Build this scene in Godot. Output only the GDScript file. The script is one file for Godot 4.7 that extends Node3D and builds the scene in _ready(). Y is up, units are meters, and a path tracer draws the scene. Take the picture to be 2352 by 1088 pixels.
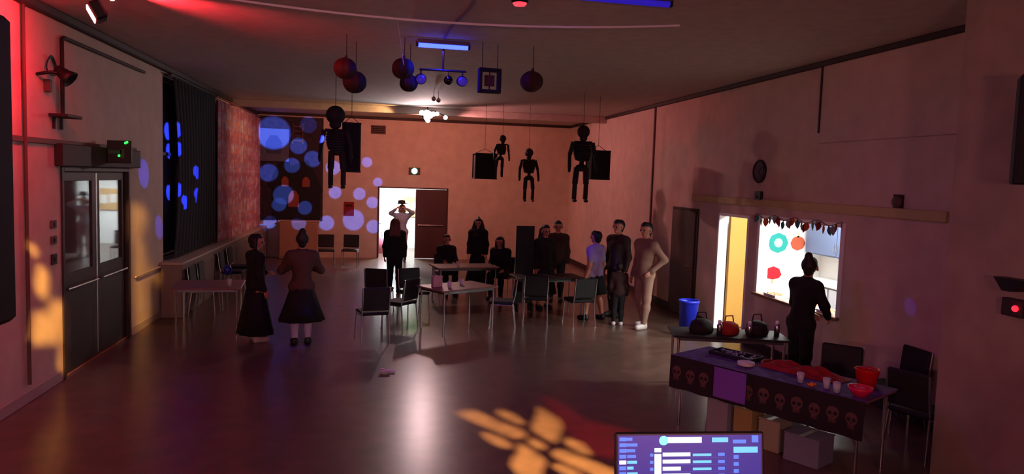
extends Node3D
# A dim school hall set for a disco, seen from the stage. Units are metres, the hall runs along -z.

const XL := -3.67      # inner face of the left wall
const XR := 5.84       # inner face of the right wall
const HC := 4.26       # ceiling height
const ZB := -22.7      # inner face of the far wall
const T := 0.15        # wall thickness
const EYE := Vector3(0, 2.55, 0)

var mats := {}
var used := {}
var cam: Camera3D

# ------------------------------------------------------------------ helpers
func mat(key: String, c: Color, rough := 0.8, metal := 0.0) -> StandardMaterial3D:
	if mats.has(key):
		return mats[key]
	var m := StandardMaterial3D.new()
	m.resource_name = key
	m.albedo_color = c
	m.roughness = rough
	m.metallic = metal
	mats[key] = m
	return m

func grainy(key: String, a: Color, b: Color, rough: float, freq: float, scale := 1.0, bump := 0.0, seed_ := 1) -> StandardMaterial3D:
	if mats.has(key):
		return mats[key]
	var m := mat(key, Color.WHITE, rough)
	var n := FastNoiseLite.new()
	n.seed = seed_
	n.frequency = freq
	n.fractal_octaves = 4
	var t := NoiseTexture2D.new()
	t.width = 256
	t.height = 256
	t.seamless = true
	t.noise = n
	var g := Gradient.new()
	g.set_color(0, a)
	g.set_color(1, b)
	t.color_ramp = g
	m.albedo_texture = t
	m.uv1_triplanar = true
	m.uv1_world_triplanar = true
	m.uv1_scale = Vector3.ONE * scale
	if bump > 0.0:
		var h := NoiseTexture2D.new()
		h.width = 256
		h.height = 256
		h.seamless = true
		h.noise = n
		m.heightmap_enabled = true
		m.heightmap_texture = h
		m.heightmap_scale = bump
	return m

func glow(key: String, c: Color, energy: float, base := Color(0.1, 0.1, 0.1)) -> StandardMaterial3D:
	if mats.has(key):
		return mats[key]
	var m := mat(key, base, 0.4)
	m.emission_enabled = true
	m.emission = c
	m.emission_energy_multiplier = energy
	return m

func begin(flat := true) -> SurfaceTool:
	var s := SurfaceTool.new()
	s.begin(Mesh.PRIMITIVE_TRIANGLES)
	s.set_smooth_group(-1 if flat else 0)
	return s

func tri(s: SurfaceTool, a: Vector3, b: Vector3, c: Vector3, inside: Vector3) -> void:
	if (b - a).cross(c - a).dot((a + b + c) / 3.0 - inside) > 0.0:
		s.add_vertex(a); s.add_vertex(c); s.add_vertex(b)
	else:
		s.add_vertex(a); s.add_vertex(b); s.add_vertex(c)

func quad(s: SurfaceTool, a: Vector3, b: Vector3, c: Vector3, d: Vector3, inside: Vector3) -> void:
	tri(s, a, b, c, inside)
	tri(s, a, c, d, inside)

# a box, chamfered when bev > 0
func bx(s: SurfaceTool, c: Vector3, size: Vector3, bev := 0.0, rot := Basis()) -> void:
	s.set_smooth_group(-1)
	var h := size / 2.0
	var e := minf(bev, minf(h.x, minf(h.y, h.z)) * 0.9)
	if e <= 0.0:
		for ax in 3:
			for sg in [-1.0, 1.0]:
				var n := Vector3.ZERO; n[ax] = h[ax] * sg
				var u := Vector3.ZERO; u[(ax + 1) % 3] = h[(ax + 1) % 3]
				var v := Vector3.ZERO; v[(ax + 2) % 3] = h[(ax + 2) % 3]
				quad(s, c + rot * (n - u - v), c + rot * (n + u - v), c + rot * (n + u + v), c + rot * (n - u + v), c)
		return
	for ax in 3:
		var b1 := (ax + 1) % 3
		var b2 := (ax + 2) % 3
		for sg in [-1.0, 1.0]:
			var p := []
			for q in [[-1, -1], [1, -1], [1, 1], [-1, 1]]:
				var v := Vector3.ZERO
				v[ax] = h[ax] * sg
				v[b1] = (h[b1] - e) * q[0]
				v[b2] = (h[b2] - e) * q[1]
				p.append(c + rot * v)
			quad(s, p[0], p[1], p[2], p[3], c)
		for q in [[-1, -1], [1, -1], [1, 1], [-1, 1]]:
			var p := []
			for w in [[-1, 0], [1, 0], [1, 1], [-1, 1]]:
				var v := Vector3.ZERO
				v[ax] = (h[ax] - e) * w[0]
				v[b1] = (h[b1] - (e if w[1] == 1 else 0.0)) * q[0]
				v[b2] = (h[b2] - (0.0 if w[1] == 1 else e)) * q[1]
				p.append(c + rot * v)
			quad(s, p[0], p[1], p[2], p[3], c)
	for i in 8:
		var g := Vector3(1 if i & 1 else -1, 1 if i & 2 else -1, 1 if i & 4 else -1)
		var a := Vector3((h.x) * g.x, (h.y - e) * g.y, (h.z - e) * g.z)
		var b := Vector3((h.x - e) * g.x, (h.y) * g.y, (h.z - e) * g.z)
		var d := Vector3((h.x - e) * g.x, (h.y - e) * g.y, (h.z) * g.z)
		tri(s, c + rot * a, c + rot * b, c + rot * d, c)

func span(s: SurfaceTool, a: Vector3, b: Vector3, bev := 0.0) -> void:
	bx(s, (a + b) / 2.0, (b - a).abs(), bev)

# a swept round tube
func tube(s: SurfaceTool, pts: Array, r: float, seg := 8, r_end := -1.0) -> void:
	s.set_smooth_group(0)
	var rings := []
	var nrm := Vector3.ZERO
	for i in pts.size():
		var d: Vector3 = (pts[mini(i + 1, pts.size() - 1)] - pts[maxi(i - 1, 0)]).normalized()
		if nrm == Vector3.ZERO:
			nrm = d.cross(Vector3(0, 1, 0) if absf(d.y) < 0.9 else Vector3(1, 0, 0)).normalized()
		nrm = (nrm - d * nrm.dot(d)).normalized()
		var bi := d.cross(nrm)
		var rr := r if r_end < 0.0 else lerpf(r, r_end, float(i) / (pts.size() - 1))
		var ring := []
		for k in seg:
			var a := TAU * k / seg
			ring.append(pts[i] + (nrm * cos(a) + bi * sin(a)) * rr)
		rings.append(ring)
	for i in pts.size() - 1:
		var mid: Vector3 = (pts[i] + pts[i + 1]) / 2.0
		for k in seg:
			quad(s, rings[i][k], rings[i][(k + 1) % seg], rings[i + 1][(k + 1) % seg], rings[i + 1][k], mid)
	s.set_smooth_group(-1)
	var n := pts.size() - 1
	for k in seg:
		tri(s, pts[0], rings[0][k], rings[0][(k + 1) % seg], pts[1])
		tri(s, pts[n], rings[n][k], rings[n][(k + 1) % seg], pts[n - 1])

# a profile of (radius, height) turned round y
func lathe(s: SurfaceTool, prof: Array, xf := Transform3D(), seg := 16, lobes := 0, lobe_depth := 0.0) -> void:
	s.set_smooth_group(0)
	for i in prof.size() - 1:
		for k in seg:
			var q := []
			for w in [[i, k], [i, k + 1], [i + 1, k + 1], [i + 1, k]]:
				var a: float = TAU * w[1] / seg
				var f := 1.0 - lobe_depth * (0.5 + 0.5 * cos(a * lobes)) if lobes > 0 else 1.0
				q.append(xf * Vector3(prof[w[0]].x * f * cos(a), prof[w[0]].y, prof[w[0]].x * f * sin(a)))
			var nn: Vector2 = Vector2(prof[i + 1].y - prof[i].y, prof[i].x - prof[i + 1].x)
			var am := TAU * (k + 0.5) / seg
			var out: Vector3 = xf.basis * Vector3(nn.x * cos(am), nn.y, nn.x * sin(am))
			var c: Vector3 = (q[0] + q[1] + q[2] + q[3]) / 4.0
			if prof[i].x > 0.0001:
				tri(s, q[0], q[1], q[2] if prof[i + 1].x > 0.0001 else q[3], c - out)
			if prof[i + 1].x > 0.0001:
				tri(s, q[0], q[2], q[3], c - out)

func ball(s: SurfaceTool, c: Vector3, r: Vector3, seg := 12, rows := 8, rot := Basis()) -> void:
	var p := []
	for i in rows + 1:
		var a := PI * i / rows - PI / 2
		p.append(Vector2(0.0 if i == 0 or i == rows else cos(a), sin(a)))
	lathe(s, p, Transform3D(rot * Basis.from_scale(r), c), seg)

# a flat outline pushed to a depth along local z (centred)
func slab(s: SurfaceTool, poly: PackedVector2Array, depth: float, xf := Transform3D()) -> void:
	s.set_smooth_group(-1)
	var idx := Geometry2D.triangulate_polygon(poly)
	var mid := Vector2.ZERO
	for v in poly:
		mid += v / poly.size()
	for sg in [-0.5, 0.5]:
		for i in range(0, idx.size(), 3):
			var a := poly[idx[i]]
			var b := poly[idx[i + 1]]
			var c := poly[idx[i + 2]]
			tri(s, xf * Vector3(a.x, a.y, depth * sg), xf * Vector3(b.x, b.y, depth * sg), xf * Vector3(c.x, c.y, depth * sg), xf * Vector3((a.x + b.x + c.x) / 3.0, (a.y + b.y + c.y) / 3.0, 0))
	var turn := 0.0
	for i in poly.size():
		turn += poly[i].cross(poly[(i + 1) % poly.size()])
	for i in poly.size():
		var a := poly[i]
		var b := poly[(i + 1) % poly.size()]
		var out := Vector2(b.y - a.y, a.x - b.x) * (1.0 if turn > 0.0 else -1.0)
		var m2 := (a + b) / 2.0 - out
		quad(s, xf * Vector3(a.x, a.y, -depth / 2), xf * Vector3(b.x, b.y, -depth / 2), xf * Vector3(b.x, b.y, depth / 2), xf * Vector3(a.x, a.y, depth / 2), xf * Vector3(m2.x, m2.y, 0))

# a flat rectangle with texture coordinates, facing local +z
func print_sheet(w: float, h: float) -> QuadMesh:
	var q := QuadMesh.new()
	q.size = Vector2(w, h)
	return q

func numbered(called: String) -> String:
	var n: int = used.get(called, 0)
	used[called] = n + 1
	return called if n == 0 else "%s_%03d" % [called, n]

func part(parent: Node3D, called: String, s: SurfaceTool, m: Material, label := "") -> MeshInstance3D:
	s.generate_normals()
	s.index()
	return hold(parent, called, s.commit(), m, label)

func hold(parent: Node3D, called: String, mesh: Mesh, m: Material, label := "") -> MeshInstance3D:
	var o := MeshInstance3D.new()
	o.name = numbered(called) if parent == self else called
	o.mesh = mesh
	o.material_override = m
	parent.add_child(o, true)
	if label:
		o.set_meta("label", label)
	return o

func tag(o: Node, label: String, category: String, group := "") -> Node:
	o.set_meta("label", label)
	o.set_meta("category", category)
	if group:
		o.set_meta("group", group)
	return o

func thing(called: String, label: String, category: String, at := Vector3.ZERO, turn := 0.0, group := "") -> Node3D:
	var o := Node3D.new()
	o.name = numbered(called)
	add_child(o)
	o.position = at
	o.rotation.y = turn
	tag(o, label, category, group)
	return o

func structure(called: String, s: SurfaceTool, m: Material) -> MeshInstance3D:
	var o := part(self, called, s, m)
	o.set_meta("kind", "structure")
	return o

func copy(src: Node3D, at: Vector3, turn: float, label: String, group := "") -> Node3D:
	var base := str(src.name).split("_0")[0]
	var o: Node3D = src.duplicate()
	o.name = numbered(base)
	add_child(o)
	o.position = at
	o.rotation.y = turn
	o.set_meta("label", label)
	if group:
		o.set_meta("group", group)
	return o

func spot(parent: Node3D, at: Vector3, towards: Vector3, c: Color, energy: float, angle: float, soft := 0.0, size := 0.01) -> SpotLight3D:
	var l := SpotLight3D.new()
	l.name = "beam"
	parent.add_child(l, true)
	var d := (towards - at).normalized()
	l.global_transform = Transform3D(Basis.looking_at(d, Vector3.UP if absf(d.y) < 0.98 else Vector3.RIGHT), at)
	l.light_color = c
	l.light_energy = energy
	l.spot_angle = angle
	l.spot_angle_attenuation = soft
	l.spot_range = 40.0
	l.spot_attenuation = 2.0
	l.light_size = size
	l.shadow_enabled = true
	return l

func area(parent: Node3D, at: Vector3, towards: Vector3, size: Vector2, c: Color, energy: float) -> AreaLight3D:
	var l := AreaLight3D.new()
	l.name = "panel_light"
	parent.add_child(l, true)
	var d := (towards - at).normalized()
	l.global_transform = Transform3D(Basis.looking_at(d, Vector3.UP if absf(d.y) < 0.98 else Vector3.RIGHT), at)
	l.area_size = size
	l.area_normalize_energy = true
	l.light_color = c
	l.light_energy = energy
	l.area_range = 40.0
	l.area_attenuation = 2.0
	l.shadow_enabled = true
	return l

# ------------------------------------------------------------------ bodies
class FleshMesh:
	var verts := PackedVector3Array()
	var idx := PackedInt32Array()

	# bones: [from, to, radius, radius]; carve: [centre, radius]
	func grow(bones: Array, cell: float, k: float, carve := []) -> void:
		if bones.is_empty():
			return
		var lo := Vector3.ONE * 1e9
		var hi := -lo
		for b in bones:
			var r: float = maxf(b[2], b[3]) + cell * 2.0 + k * 0.3
			lo = lo.min((b[0] as Vector3).min(b[1]) - Vector3.ONE * r)
			hi = hi.max((b[0] as Vector3).max(b[1]) + Vector3.ONE * r)
		var n := Vector3i(((hi - lo) / cell).ceil()) + Vector3i.ONE
		var sy := n.x
		var sz := n.x * n.y
		var f := PackedFloat32Array()
		f.resize(n.x * n.y * n.z)
		f.fill(1.0)
		for b in bones:
			var a: Vector3 = b[0]
			var ab: Vector3 = b[1] - a
			var l2 := maxf(ab.length_squared(), 1e-9)
			var r := maxf(b[2], b[3]) + k + cell * 1.8
			var p0 := Vector3i(((a.min(b[1]) - Vector3.ONE * r - lo) / cell).floor()).clamp(Vector3i.ZERO, n - Vector3i.ONE)
			var p1 := Vector3i(((a.max(b[1]) + Vector3.ONE * r - lo) / cell).ceil()).clamp(Vector3i.ZERO, n - Vector3i.ONE)
			var ra: float = b[2]
			var dr: float = b[3] - b[2]
			for z in range(p0.z, p1.z + 1):
				for y in range(p0.y, p1.y + 1):
					var at := p0.x + y * sy + z * sz
					var p := lo + Vector3(p0.x, y, z) * cell - a
					for x in range(p0.x, p1.x + 1):
						var t := clampf(p.dot(ab) / l2, 0.0, 1.0)
						var d := (p - ab * t).length() - ra - dr * t
						var g := f[at]
						var h := k - absf(d - g)
						f[at] = minf(d, g) - (h * h / (4.0 * k) if h > 0.0 else 0.0)
						p.x += cell
						at += 1
		for c in carve:
			var r: float = c[1] + cell * 2.0
			var p0 := Vector3i(((c[0] - Vector3.ONE * r - lo) / cell).floor()).clamp(Vector3i.ZERO, n - Vector3i.ONE)
			var p1 := Vector3i(((c[0] + Vector3.ONE * r - lo) / cell).ceil()).clamp(Vector3i.ZERO, n - Vector3i.ONE)
			for z in range(p0.z, p1.z + 1):
				for y in range(p0.y, p1.y + 1):
					for x in range(p0.x, p1.x + 1):
						var at := x + y * sy + z * sz
						f[at] = maxf(f[at], c[1] - (lo + Vector3(x, y, z) * cell - c[0]).length())
		# surface nets
		var at_cell := PackedInt32Array()
		at_cell.resize(f.size())
		at_cell.fill(-1)
		var offs := [0, 1, sy, 1 + sy, sz, 1 + sz, sy + sz, 1 + sy + sz]
		var lim := cell * 2.0
		for z in n.z - 1:
			for y in n.y - 1:
				for x in n.x - 1:
					var at := x + y * sy + z * sz
					if absf(f[at]) > lim:
						continue
					var inside := 0
					for o in offs:
						if f[at + o] < 0.0:
							inside += 1
					if inside == 0 or inside == 8:
						continue
					var sum := Vector3.ZERO
					var cnt := 0
					for i in 8:
						for ax in 3:
							var j := i | (1 << ax)
							if j == i:
								continue
							var va := f[at + offs[i]]
							var vb := f[at + offs[j]]
							if (va < 0.0) == (vb < 0.0):
								continue
							var q := Vector3(i & 1, (i >> 1) & 1, (i >> 2) & 1)
							q[ax] += va / (va - vb)
							sum += q
							cnt += 1
					at_cell[at] = verts.size()
					verts.append(lo + (Vector3(x, y, z) + sum / cnt) * cell)
		for z in range(1, n.z - 1):
			for y in range(1, n.y - 1):
				for x in range(1, n.x - 1):
					var at := x + y * sy + z * sz
					if at_cell[at] < 0:
						continue
					var s0 := f[at] < 0.0
					for ax in 3:
						var st: int = [1, sy, sz][ax]
						if (f[at + st] < 0.0) == s0:
							continue
						var u: int = [sy, sz, 1][ax]
						var v: int = [sz, 1, sy][ax]
						var a := at_cell[at]
						var b := at_cell[at - u]
						var c := at_cell[at - u - v]
						var d := at_cell[at - v]
						if a < 0 or b < 0 or c < 0 or d < 0:
							continue
						if s0:
							idx.append_array([a, c, b, a, d, c])
						else:
							idx.append_array([a, b, c, a, c, d])

	func mesh() -> ArrayMesh:
		var nrm := PackedVector3Array()
		nrm.resize(verts.size())
		for i in range(0, idx.size(), 3):
			var w := (verts[idx[i + 2]] - verts[idx[i]]).cross(verts[idx[i + 1]] - verts[idx[i]])
			for j in 3:
				nrm[idx[i + j]] += w
		for i in nrm.size():
			nrm[i] = nrm[i].normalized()
		var a := []
		a.resize(Mesh.ARRAY_MAX)
		a[Mesh.ARRAY_VERTEX] = verts
		a[Mesh.ARRAY_NORMAL] = nrm
		a[Mesh.ARRAY_INDEX] = idx
		var m := ArrayMesh.new()
		m.add_surface_from_arrays(Mesh.PRIMITIVE_TRIANGLES, a)
		return m

func puff(bones: Array, by: float) -> Array:
	var out := []
	for b in bones:
		out.append([b[0], b[1], b[2] + by, b[3] + by])
	return out

# bones of a relaxed hand: wrist w, pointing along d, back of the hand towards n; side +1 when the thumb leaves along n x d
func hand_bones(w: Vector3, d: Vector3, n: Vector3, side: float, k: float, curl := 0.5) -> Array:
	d = d.normalized()
	n = (n - d * n.dot(d)).normalized()
	var across := n.cross(d) * side
	var out := []
	for i in 4:
		var off := (1.5 - i) * 0.020 * k
		var knuckle := w + d * (0.088 - absf(1.0 - i) * 0.004) * k + across * off
		out.append([w + across * off * 0.55, knuckle, 0.014 * k, 0.011 * k])
		var ln: float = [0.072, 0.080, 0.074, 0.058][i] * k
		var p := knuckle
		var dd := d
		for j in 3:
			dd = dd.rotated(across.normalized() * side, curl * [0.5, 0.9, 0.7][j] * 1.0)
			var q: Vector3 = p + dd * ln * [0.45, 0.32, 0.23][j]
			out.append([p, q, (0.0095 - 0.0008 * j) * k, (0.0088 - 0.0008 * j) * k])
			p = q
	var t0 := w + d * 0.022 * k + across * 0.026 * k
	var t1 := t0 + (d * 0.6 + across * 0.75).normalized() * 0.042 * k - n * 0.008 * k
	var t2 := t1 + (d * 0.9 + across * 0.3).normalized() * 0.034 * k - n * 0.006 * k
	out.append([t0, t1, 0.013 * k, 0.0105 * k])
	out.append([t1, t2, 0.0105 * k, 0.009 * k])
	return out

# o: at, facing (direction), h, seated, lean, jacket, trousers, skirt, hair, hair_style, shoes, skin and joint overrides in o.j
func person(label: String, o: Dictionary) -> Node3D:
	var face: Vector3 = o.get("facing", Vector3(0, 0, 1))
	var root := thing("person", label, "person", o.at, atan2(face.x, face.z), o.get("group", ""))
	var h: float = o.get("h", 1.7)
	var j := {
		"hip": Vector3(0, 0.53, 0), "waist": Vector3(0, 0.60, 0.0), "chest": Vector3(0, 0.725, 0.005), "neck": Vector3(0, 0.82, -0.005), "head": Vector3(0, 0.93, 0.008),
		"shoulder": Vector3(0.098, 0.795, -0.005), "elbow": Vector3(0.128, 0.625, -0.02), "wrist": Vector3(0.135, 0.485, 0.03),
		"shoulder_b": Vector3(-0.098, 0.795, -0.005), "elbow_b": Vector3(-0.128, 0.625, -0.02), "wrist_b": Vector3(-0.135, 0.485, 0.03),
		"thigh": Vector3(0.052, 0.52, 0), "knee": Vector3(0.056, 0.285, 0.012), "ankle": Vector3(0.058, 0.045, -0.008),
		"thigh_b": Vector3(-0.052, 0.52, 0), "knee_b": Vector3(-0.056, 0.285, 0.012), "ankle_b": Vector3(-0.058, 0.045, -0.008)}
	if o.get("seated", false):
		var drop: float = 0.53 - (0.585 / h)
		for key in j:
			if not (key.begins_with("knee") or key.begins_with("ankle")):
				j[key].y -= drop
		for e in ["", "_b"]:
			var sx := 1.0 if e == "" else -1.0
			j["knee" + e] = Vector3(0.07 * sx, 0.535 / h, 0.24)
			j["ankle" + e] = Vector3(0.07 * sx, 0.045, 0.23)
			j["elbow" + e] = j["shoulder" + e] + Vector3(0.03 * sx, -0.16, 0.05)
			j["wrist" + e] = j["elbow" + e] + Vector3(-0.03 * sx, -0.01, 0.15)
	if o.has("lean"):
		var hipp: Vector3 = j.hip
		for key in ["waist", "chest", "neck", "head", "shoulder", "shoulder_b", "elbow", "elbow_b", "wrist", "wrist_b"]:
			j[key] = hipp + (j[key] - hipp).rotated(Vector3.RIGHT, o.lean)
	for key in o.get("j", {}):
		j[key] = o.j[key]
	for key in j:
		j[key] = j[key] * h
	var torso := [[j.hip, j.waist, 0.076 * h, 0.068 * h], [j.waist, j.chest, 0.068 * h, 0.074 * h]]
	for e in ["", "_b"]:
		torso.append([j["shoulder" + e].lerp(j.chest, 0.25), j.chest.lerp(j["shoulder" + e], 0.3) - Vector3(0, 0.04 * h, 0), 0.048 * h, 0.06 * h])
		torso.append([j["thigh" + e], j.hip.lerp(j["thigh" + e], 0.5), 0.058 * h, 0.062 * h])
		torso.append([j["shoulder" + e], j.neck, 0.036 * h, 0.036 * h])
	var arms := []
	var legs := []
	var feet := []
	for e in ["", "_b"]:
		arms.append([j["shoulder" + e], j["elbow" + e], 0.034 * h, 0.026 * h])
		arms.append([j["elbow" + e], j["wrist" + e], 0.026 * h, 0.0175 * h])
		legs.append([j["thigh" + e], j["knee" + e], 0.054 * h, 0.035 * h])
		var calf: Vector3 = j["knee" + e].lerp(j["ankle" + e], 0.35) + Vector3(0, 0, -0.006 * h)
		legs.append([j["knee" + e], calf, 0.034 * h, 0.033 * h])
		legs.append([calf, j["ankle" + e], 0.033 * h, 0.021 * h])
		var toe: Vector3 = j["ankle" + e] + Vector3(0.006 * h * (1.0 if e == "" else -1.0), -0.022 * h, 0.085 * h)
		feet.append([j["ankle" + e] - Vector3(0, 0.018 * h, 0.008 * h), toe, 0.026 * h, 0.021 * h])
	var hd: Vector3 = j.head
	var look: Basis = Basis(Vector3.UP, o.get("turn_head", 0.0)) * Basis(Vector3.RIGHT, o.get("nod", 0.0))
	var hv := func(x: float, y: float, z: float) -> Vector3: return hd + look * Vector3(x, y, z) * h
	var skin := FleshMesh.new()
	skin.grow(torso + arms + legs + feet + [[j.neck - Vector3(0, 0.01 * h, 0), hd + Vector3(0, -0.03 * h, -0.006 * h), 0.033 * h, 0.03 * h]], 0.02, 0.025 * h)
	var ch := 0.0058
	skin.grow([[hv.call(0, 0.012, -0.016), hv.call(0, 0.016, 0.012), 0.052 * h, 0.048 * h], [hv.call(0, -0.02, 0.012), hv.call(0, -0.045, 0.03), 0.038 * h, 0.018 * h],
		[hv.call(0, 0.0, 0.056), hv.call(0, -0.02, 0.064), 0.005 * h, 0.0075 * h], [hv.call(-0.012, -0.036, 0.047), hv.call(0.012, -0.036, 0.047), 0.0045 * h, 0.0045 * h],
		[hv.call(0.05, 0.004, -0.002), hv.call(0.055, -0.016, 0.0), 0.010 * h, 0.007 * h], [hv.call(-0.05, 0.004, -0.002), hv.call(-0.055, -0.016, 0.0), 0.010 * h, 0.007 * h]],
		ch, 0.012 * h, [[hv.call(0.021, 0.0, 0.066), 0.010 * h], [hv.call(-0.021, 0.0, 0.066), 0.010 * h]])
	for e in ["", "_b"]:
		var sx := 1.0 if e == "" else -1.0
		var d: Vector3 = j["wrist" + e] - j["elbow" + e]
		skin.grow(hand_bones(j["wrist" + e], d, Vector3(sx, 0.15, 0.1), 1.0, h * 0.52, o.get("curl", 0.5)), 0.0052, 0.006)
	var skin_c: Color = o.get("skin", Color(0.72, 0.5, 0.4))
	var body := hold(root, "body", skin.mesh(), mat("skin_" + skin_c.to_html(), skin_c, 0.55))
	# eyes
	for sx in [-1.0, 1.0]:
		var es := begin(false)
		ball(es, hv.call(0.021 * sx, 0.0, 0.052), Vector3.ONE * 0.0085 * h, 8, 6)
		part(body, "eye", es, mat("eye", Color(0.16, 0.13, 0.12), 0.2))
	# clothes
	var jc: Color = o.get("jacket", Color(0.1, 0.1, 0.12))
	var sleeve := []
	for i in arms.size():
		var b: Array = arms[i].duplicate()
		if i % 2 == 1:
			if o.get("short_sleeves", false):
				continue
			b[1] = (b[0] as Vector3).lerp(b[1], 0.93)
		elif o.get("short_sleeves", false):
			b[1] = (b[0] as Vector3).lerp(b[1], 0.7)
		sleeve.append(b)
	var top := FleshMesh.new()
	top.grow(puff(torso + sleeve, 0.013), 0.02, 0.028 * h)
	hold(root, o.get("top_name", "jacket"), top.mesh(), mat("cloth_" + jc.to_html(), jc, 0.9))
	var tc: Color = o.get("trousers", Color(0.08, 0.08, 0.1))
	if o.has("skirt"):
		var s := begin(false)
		var hem: float = o.skirt
		var wide: float = o.get("skirt_wide", 0.15) * h
		var xf := Transform3D(Basis.from_scale(Vector3(1, 1, 0.8)), Vector3(j.hip.x, 0, j.hip.z))
		lathe(s, [Vector2(0.07 * h, 0.62 * h), Vector2(0.088 * h, 0.56 * h), Vector2(lerpf(0.088 * h, wide, 0.5), (0.54 * h + hem) / 2), Vector2(wide, hem), Vector2(wide - 0.012, hem), Vector2(0.08 * h, 0.55 * h)], xf, 32, 9, 0.1)
		part(root, "skirt", s, mat("cloth_" + tc.to_html(), tc, 0.9))
		if o.has("socks"):
			for k in 2:
				var sk := FleshMesh.new()
				sk.grow(puff([legs[k * 3 + 1], legs[k * 3 + 2]], 0.008), 0.012, 0.012)
				hold(root, "sock", sk.mesh(), mat("sock_" + o.socks.to_html(), o.socks, 0.9))
	else:
		var tr := FleshMesh.new()
		var tb := [[j.hip, j.waist.lerp(j.hip, 0.4), 0.076 * h, 0.07 * h]]
		for e in ["", "_b"]:
			tb.append([j["thigh" + e], j.hip.lerp(j["thigh" + e], 0.5), 0.058 * h, 0.062 * h])
		tr.grow(puff(tb + legs, 0.012), 0.02, 0.02 * h)
		hold(root, "trousers", tr.mesh(), mat("cloth_" + tc.to_html(), tc, 0.9))
	var sc: Color = o.get("shoes", Color(0.07, 0.07, 0.07))
	for b in feet:
		var sh := FleshMesh.new()
		sh.grow(puff([b], 0.008) + [[b[0] + Vector3(0, 0.02 * h, 0), b[0], 0.028 * h, 0.03 * h]], 0.011, 0.015)
		hold(root, "shoe", sh.mesh(), mat("shoe_" + sc.to_html(), sc, 0.5))
	# hair
	var hc: Color = o.get("hair", Color(0.12, 0.08, 0.06))
	var hb := [[hv.call(0, 0.022, -0.022), hv.call(0, 0.034, 0.012), 0.055 * h, 0.044 * h], [hv.call(0, 0.0, -0.03), hv.call(0, -0.03, -0.032), 0.045 * h, 0.034 * h]]
	var style: String = o.get("hair_style", "short")
	if style == "long":
		for sx in [-1.0, 0.0, 1.0]:
			hb.append([hv.call(0.035 * sx, 0.01, -0.032), hv.call(0.05 * sx, -0.15, -0.055), 0.03 * h, 0.03 * h])
	elif style == "bob":
		for sx in [-1.0, 1.0]:
			hb.append([hv.call(0.043 * sx, 0.02, -0.01), hv.call(0.048 * sx, -0.055, -0.01), 0.022 * h, 0.02 * h])
	elif style == "bun":
		hb.append([hv.call(0, 0.07, -0.04), hv.call(0, 0.085, -0.042), 0.03 * h, 0.028 * h])
	elif style == "hood":
		hb.append([hv.call(0, 0.02, -0.02), hv.call(0, 0.09, -0.03), 0.06 * h, 0.012 * h])
		for sx in [-1.0, 1.0]:
			hb.append([hv.call(0.04 * sx, 0.02, -0.01), hv.call(0.06 * sx, -0.11, -0.01), 0.03 * h, 0.05 * h])
	var hair := FleshMesh.new()
	hair.grow(hb, 0.0085, 0.015 * h)
	hold(root, "hood" if style == "hood" else "hair", hair.mesh(), mat("hair_" + hc.to_html(), hc, 0.6))
	return root

func _ready() -> void:
	# ---------------------------------------------------------------- camera, air, large lights
	cam = Camera3D.new()
	cam.name = "camera"
	add_child(cam)
	var yaw := 0.1772
	var pitch := 0.0790
	var roll := 0.0332
	var fwd := Vector3(sin(yaw) * cos(pitch), -sin(pitch), -cos(yaw) * cos(pitch))
	var rt := Vector3(cos(yaw), 0, sin(yaw))
	var up := rt.cross(fwd)
	cam.transform = Transform3D(Basis(rt * cos(roll) + up * sin(roll), up * cos(roll) - rt * sin(roll), -fwd), EYE)
	cam.fov = rad_to_deg(2.0 * atan(544.0 / 1692.7))
	cam.near = 0.05
	cam.current = true
	var we := WorldEnvironment.new()
	we.name = "environment"
	var env := Environment.new()
	env.background_mode = Environment.BG_COLOR
	env.background_color = Color(0.004, 0.004, 0.006)
	env.tonemap_mode = Environment.TONE_MAPPER_LINEAR
	env.tonemap_exposure = 1.0
	env.sdfgi_enabled = true
	env.ssao_enabled = true
	env.ssil_enabled = true
	we.environment = env
	add_child(we)
	stage_lights()
	room()
	openings()
	side_rooms()
	ceiling_lamps()
	wall_fittings()
	back_display()
	hanging_decorations()
	furniture()
	stalls()
	people()
	stage_things()

# ------------------------------------------------------------------ lamps on the stage, above and beside the camera
func flood(at: Vector3, towards: Vector3, c: Color, energy: float, label: String) -> void:
	var t := thing("flood_light", label, "stage light", at)
	var b := Basis.looking_at((towards - at).normalized(), Vector3.UP)
	var s := begin()
	bx(s, Vector3(0, 0, 0.1), Vector3(0.52, 0.34, 0.16), 0.02)
	var hb := part(t, "housing", s, mat("black_metal", Color(0.05, 0.05, 0.055), 0.5, 0.3))
	hb.basis = b
	s = begin()
	bx(s, Vector3(0, 0, 0.012), Vector3(0.46, 0.28, 0.01))
	var f := part(t, "lamp_face", s, glow("face_" + label, c, 1.5))
	f.basis = b
	s = begin(false)
	tube(s, [b * Vector3(0, -0.16, 0.1), Vector3(0, 0.93 - at.y, 0.12)], 0.018)
	part(t, "stand_pole", s, mat("black_metal", Color.BLACK))
	for k in 3:
		s = begin(false)
		tube(s, [Vector3(0, 1.35 - at.y, 0.12), Vector3(cos(k * TAU / 3) * 0.4, 0.912 - at.y, 0.12 + sin(k * TAU / 3) * 0.4)], 0.012)
		part(t, "stand_leg", s, mat("black_metal", Color.BLACK))
	area(t, at - b.z * 0.02, towards, Vector2(0.46, 0.28), c, energy)

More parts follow.
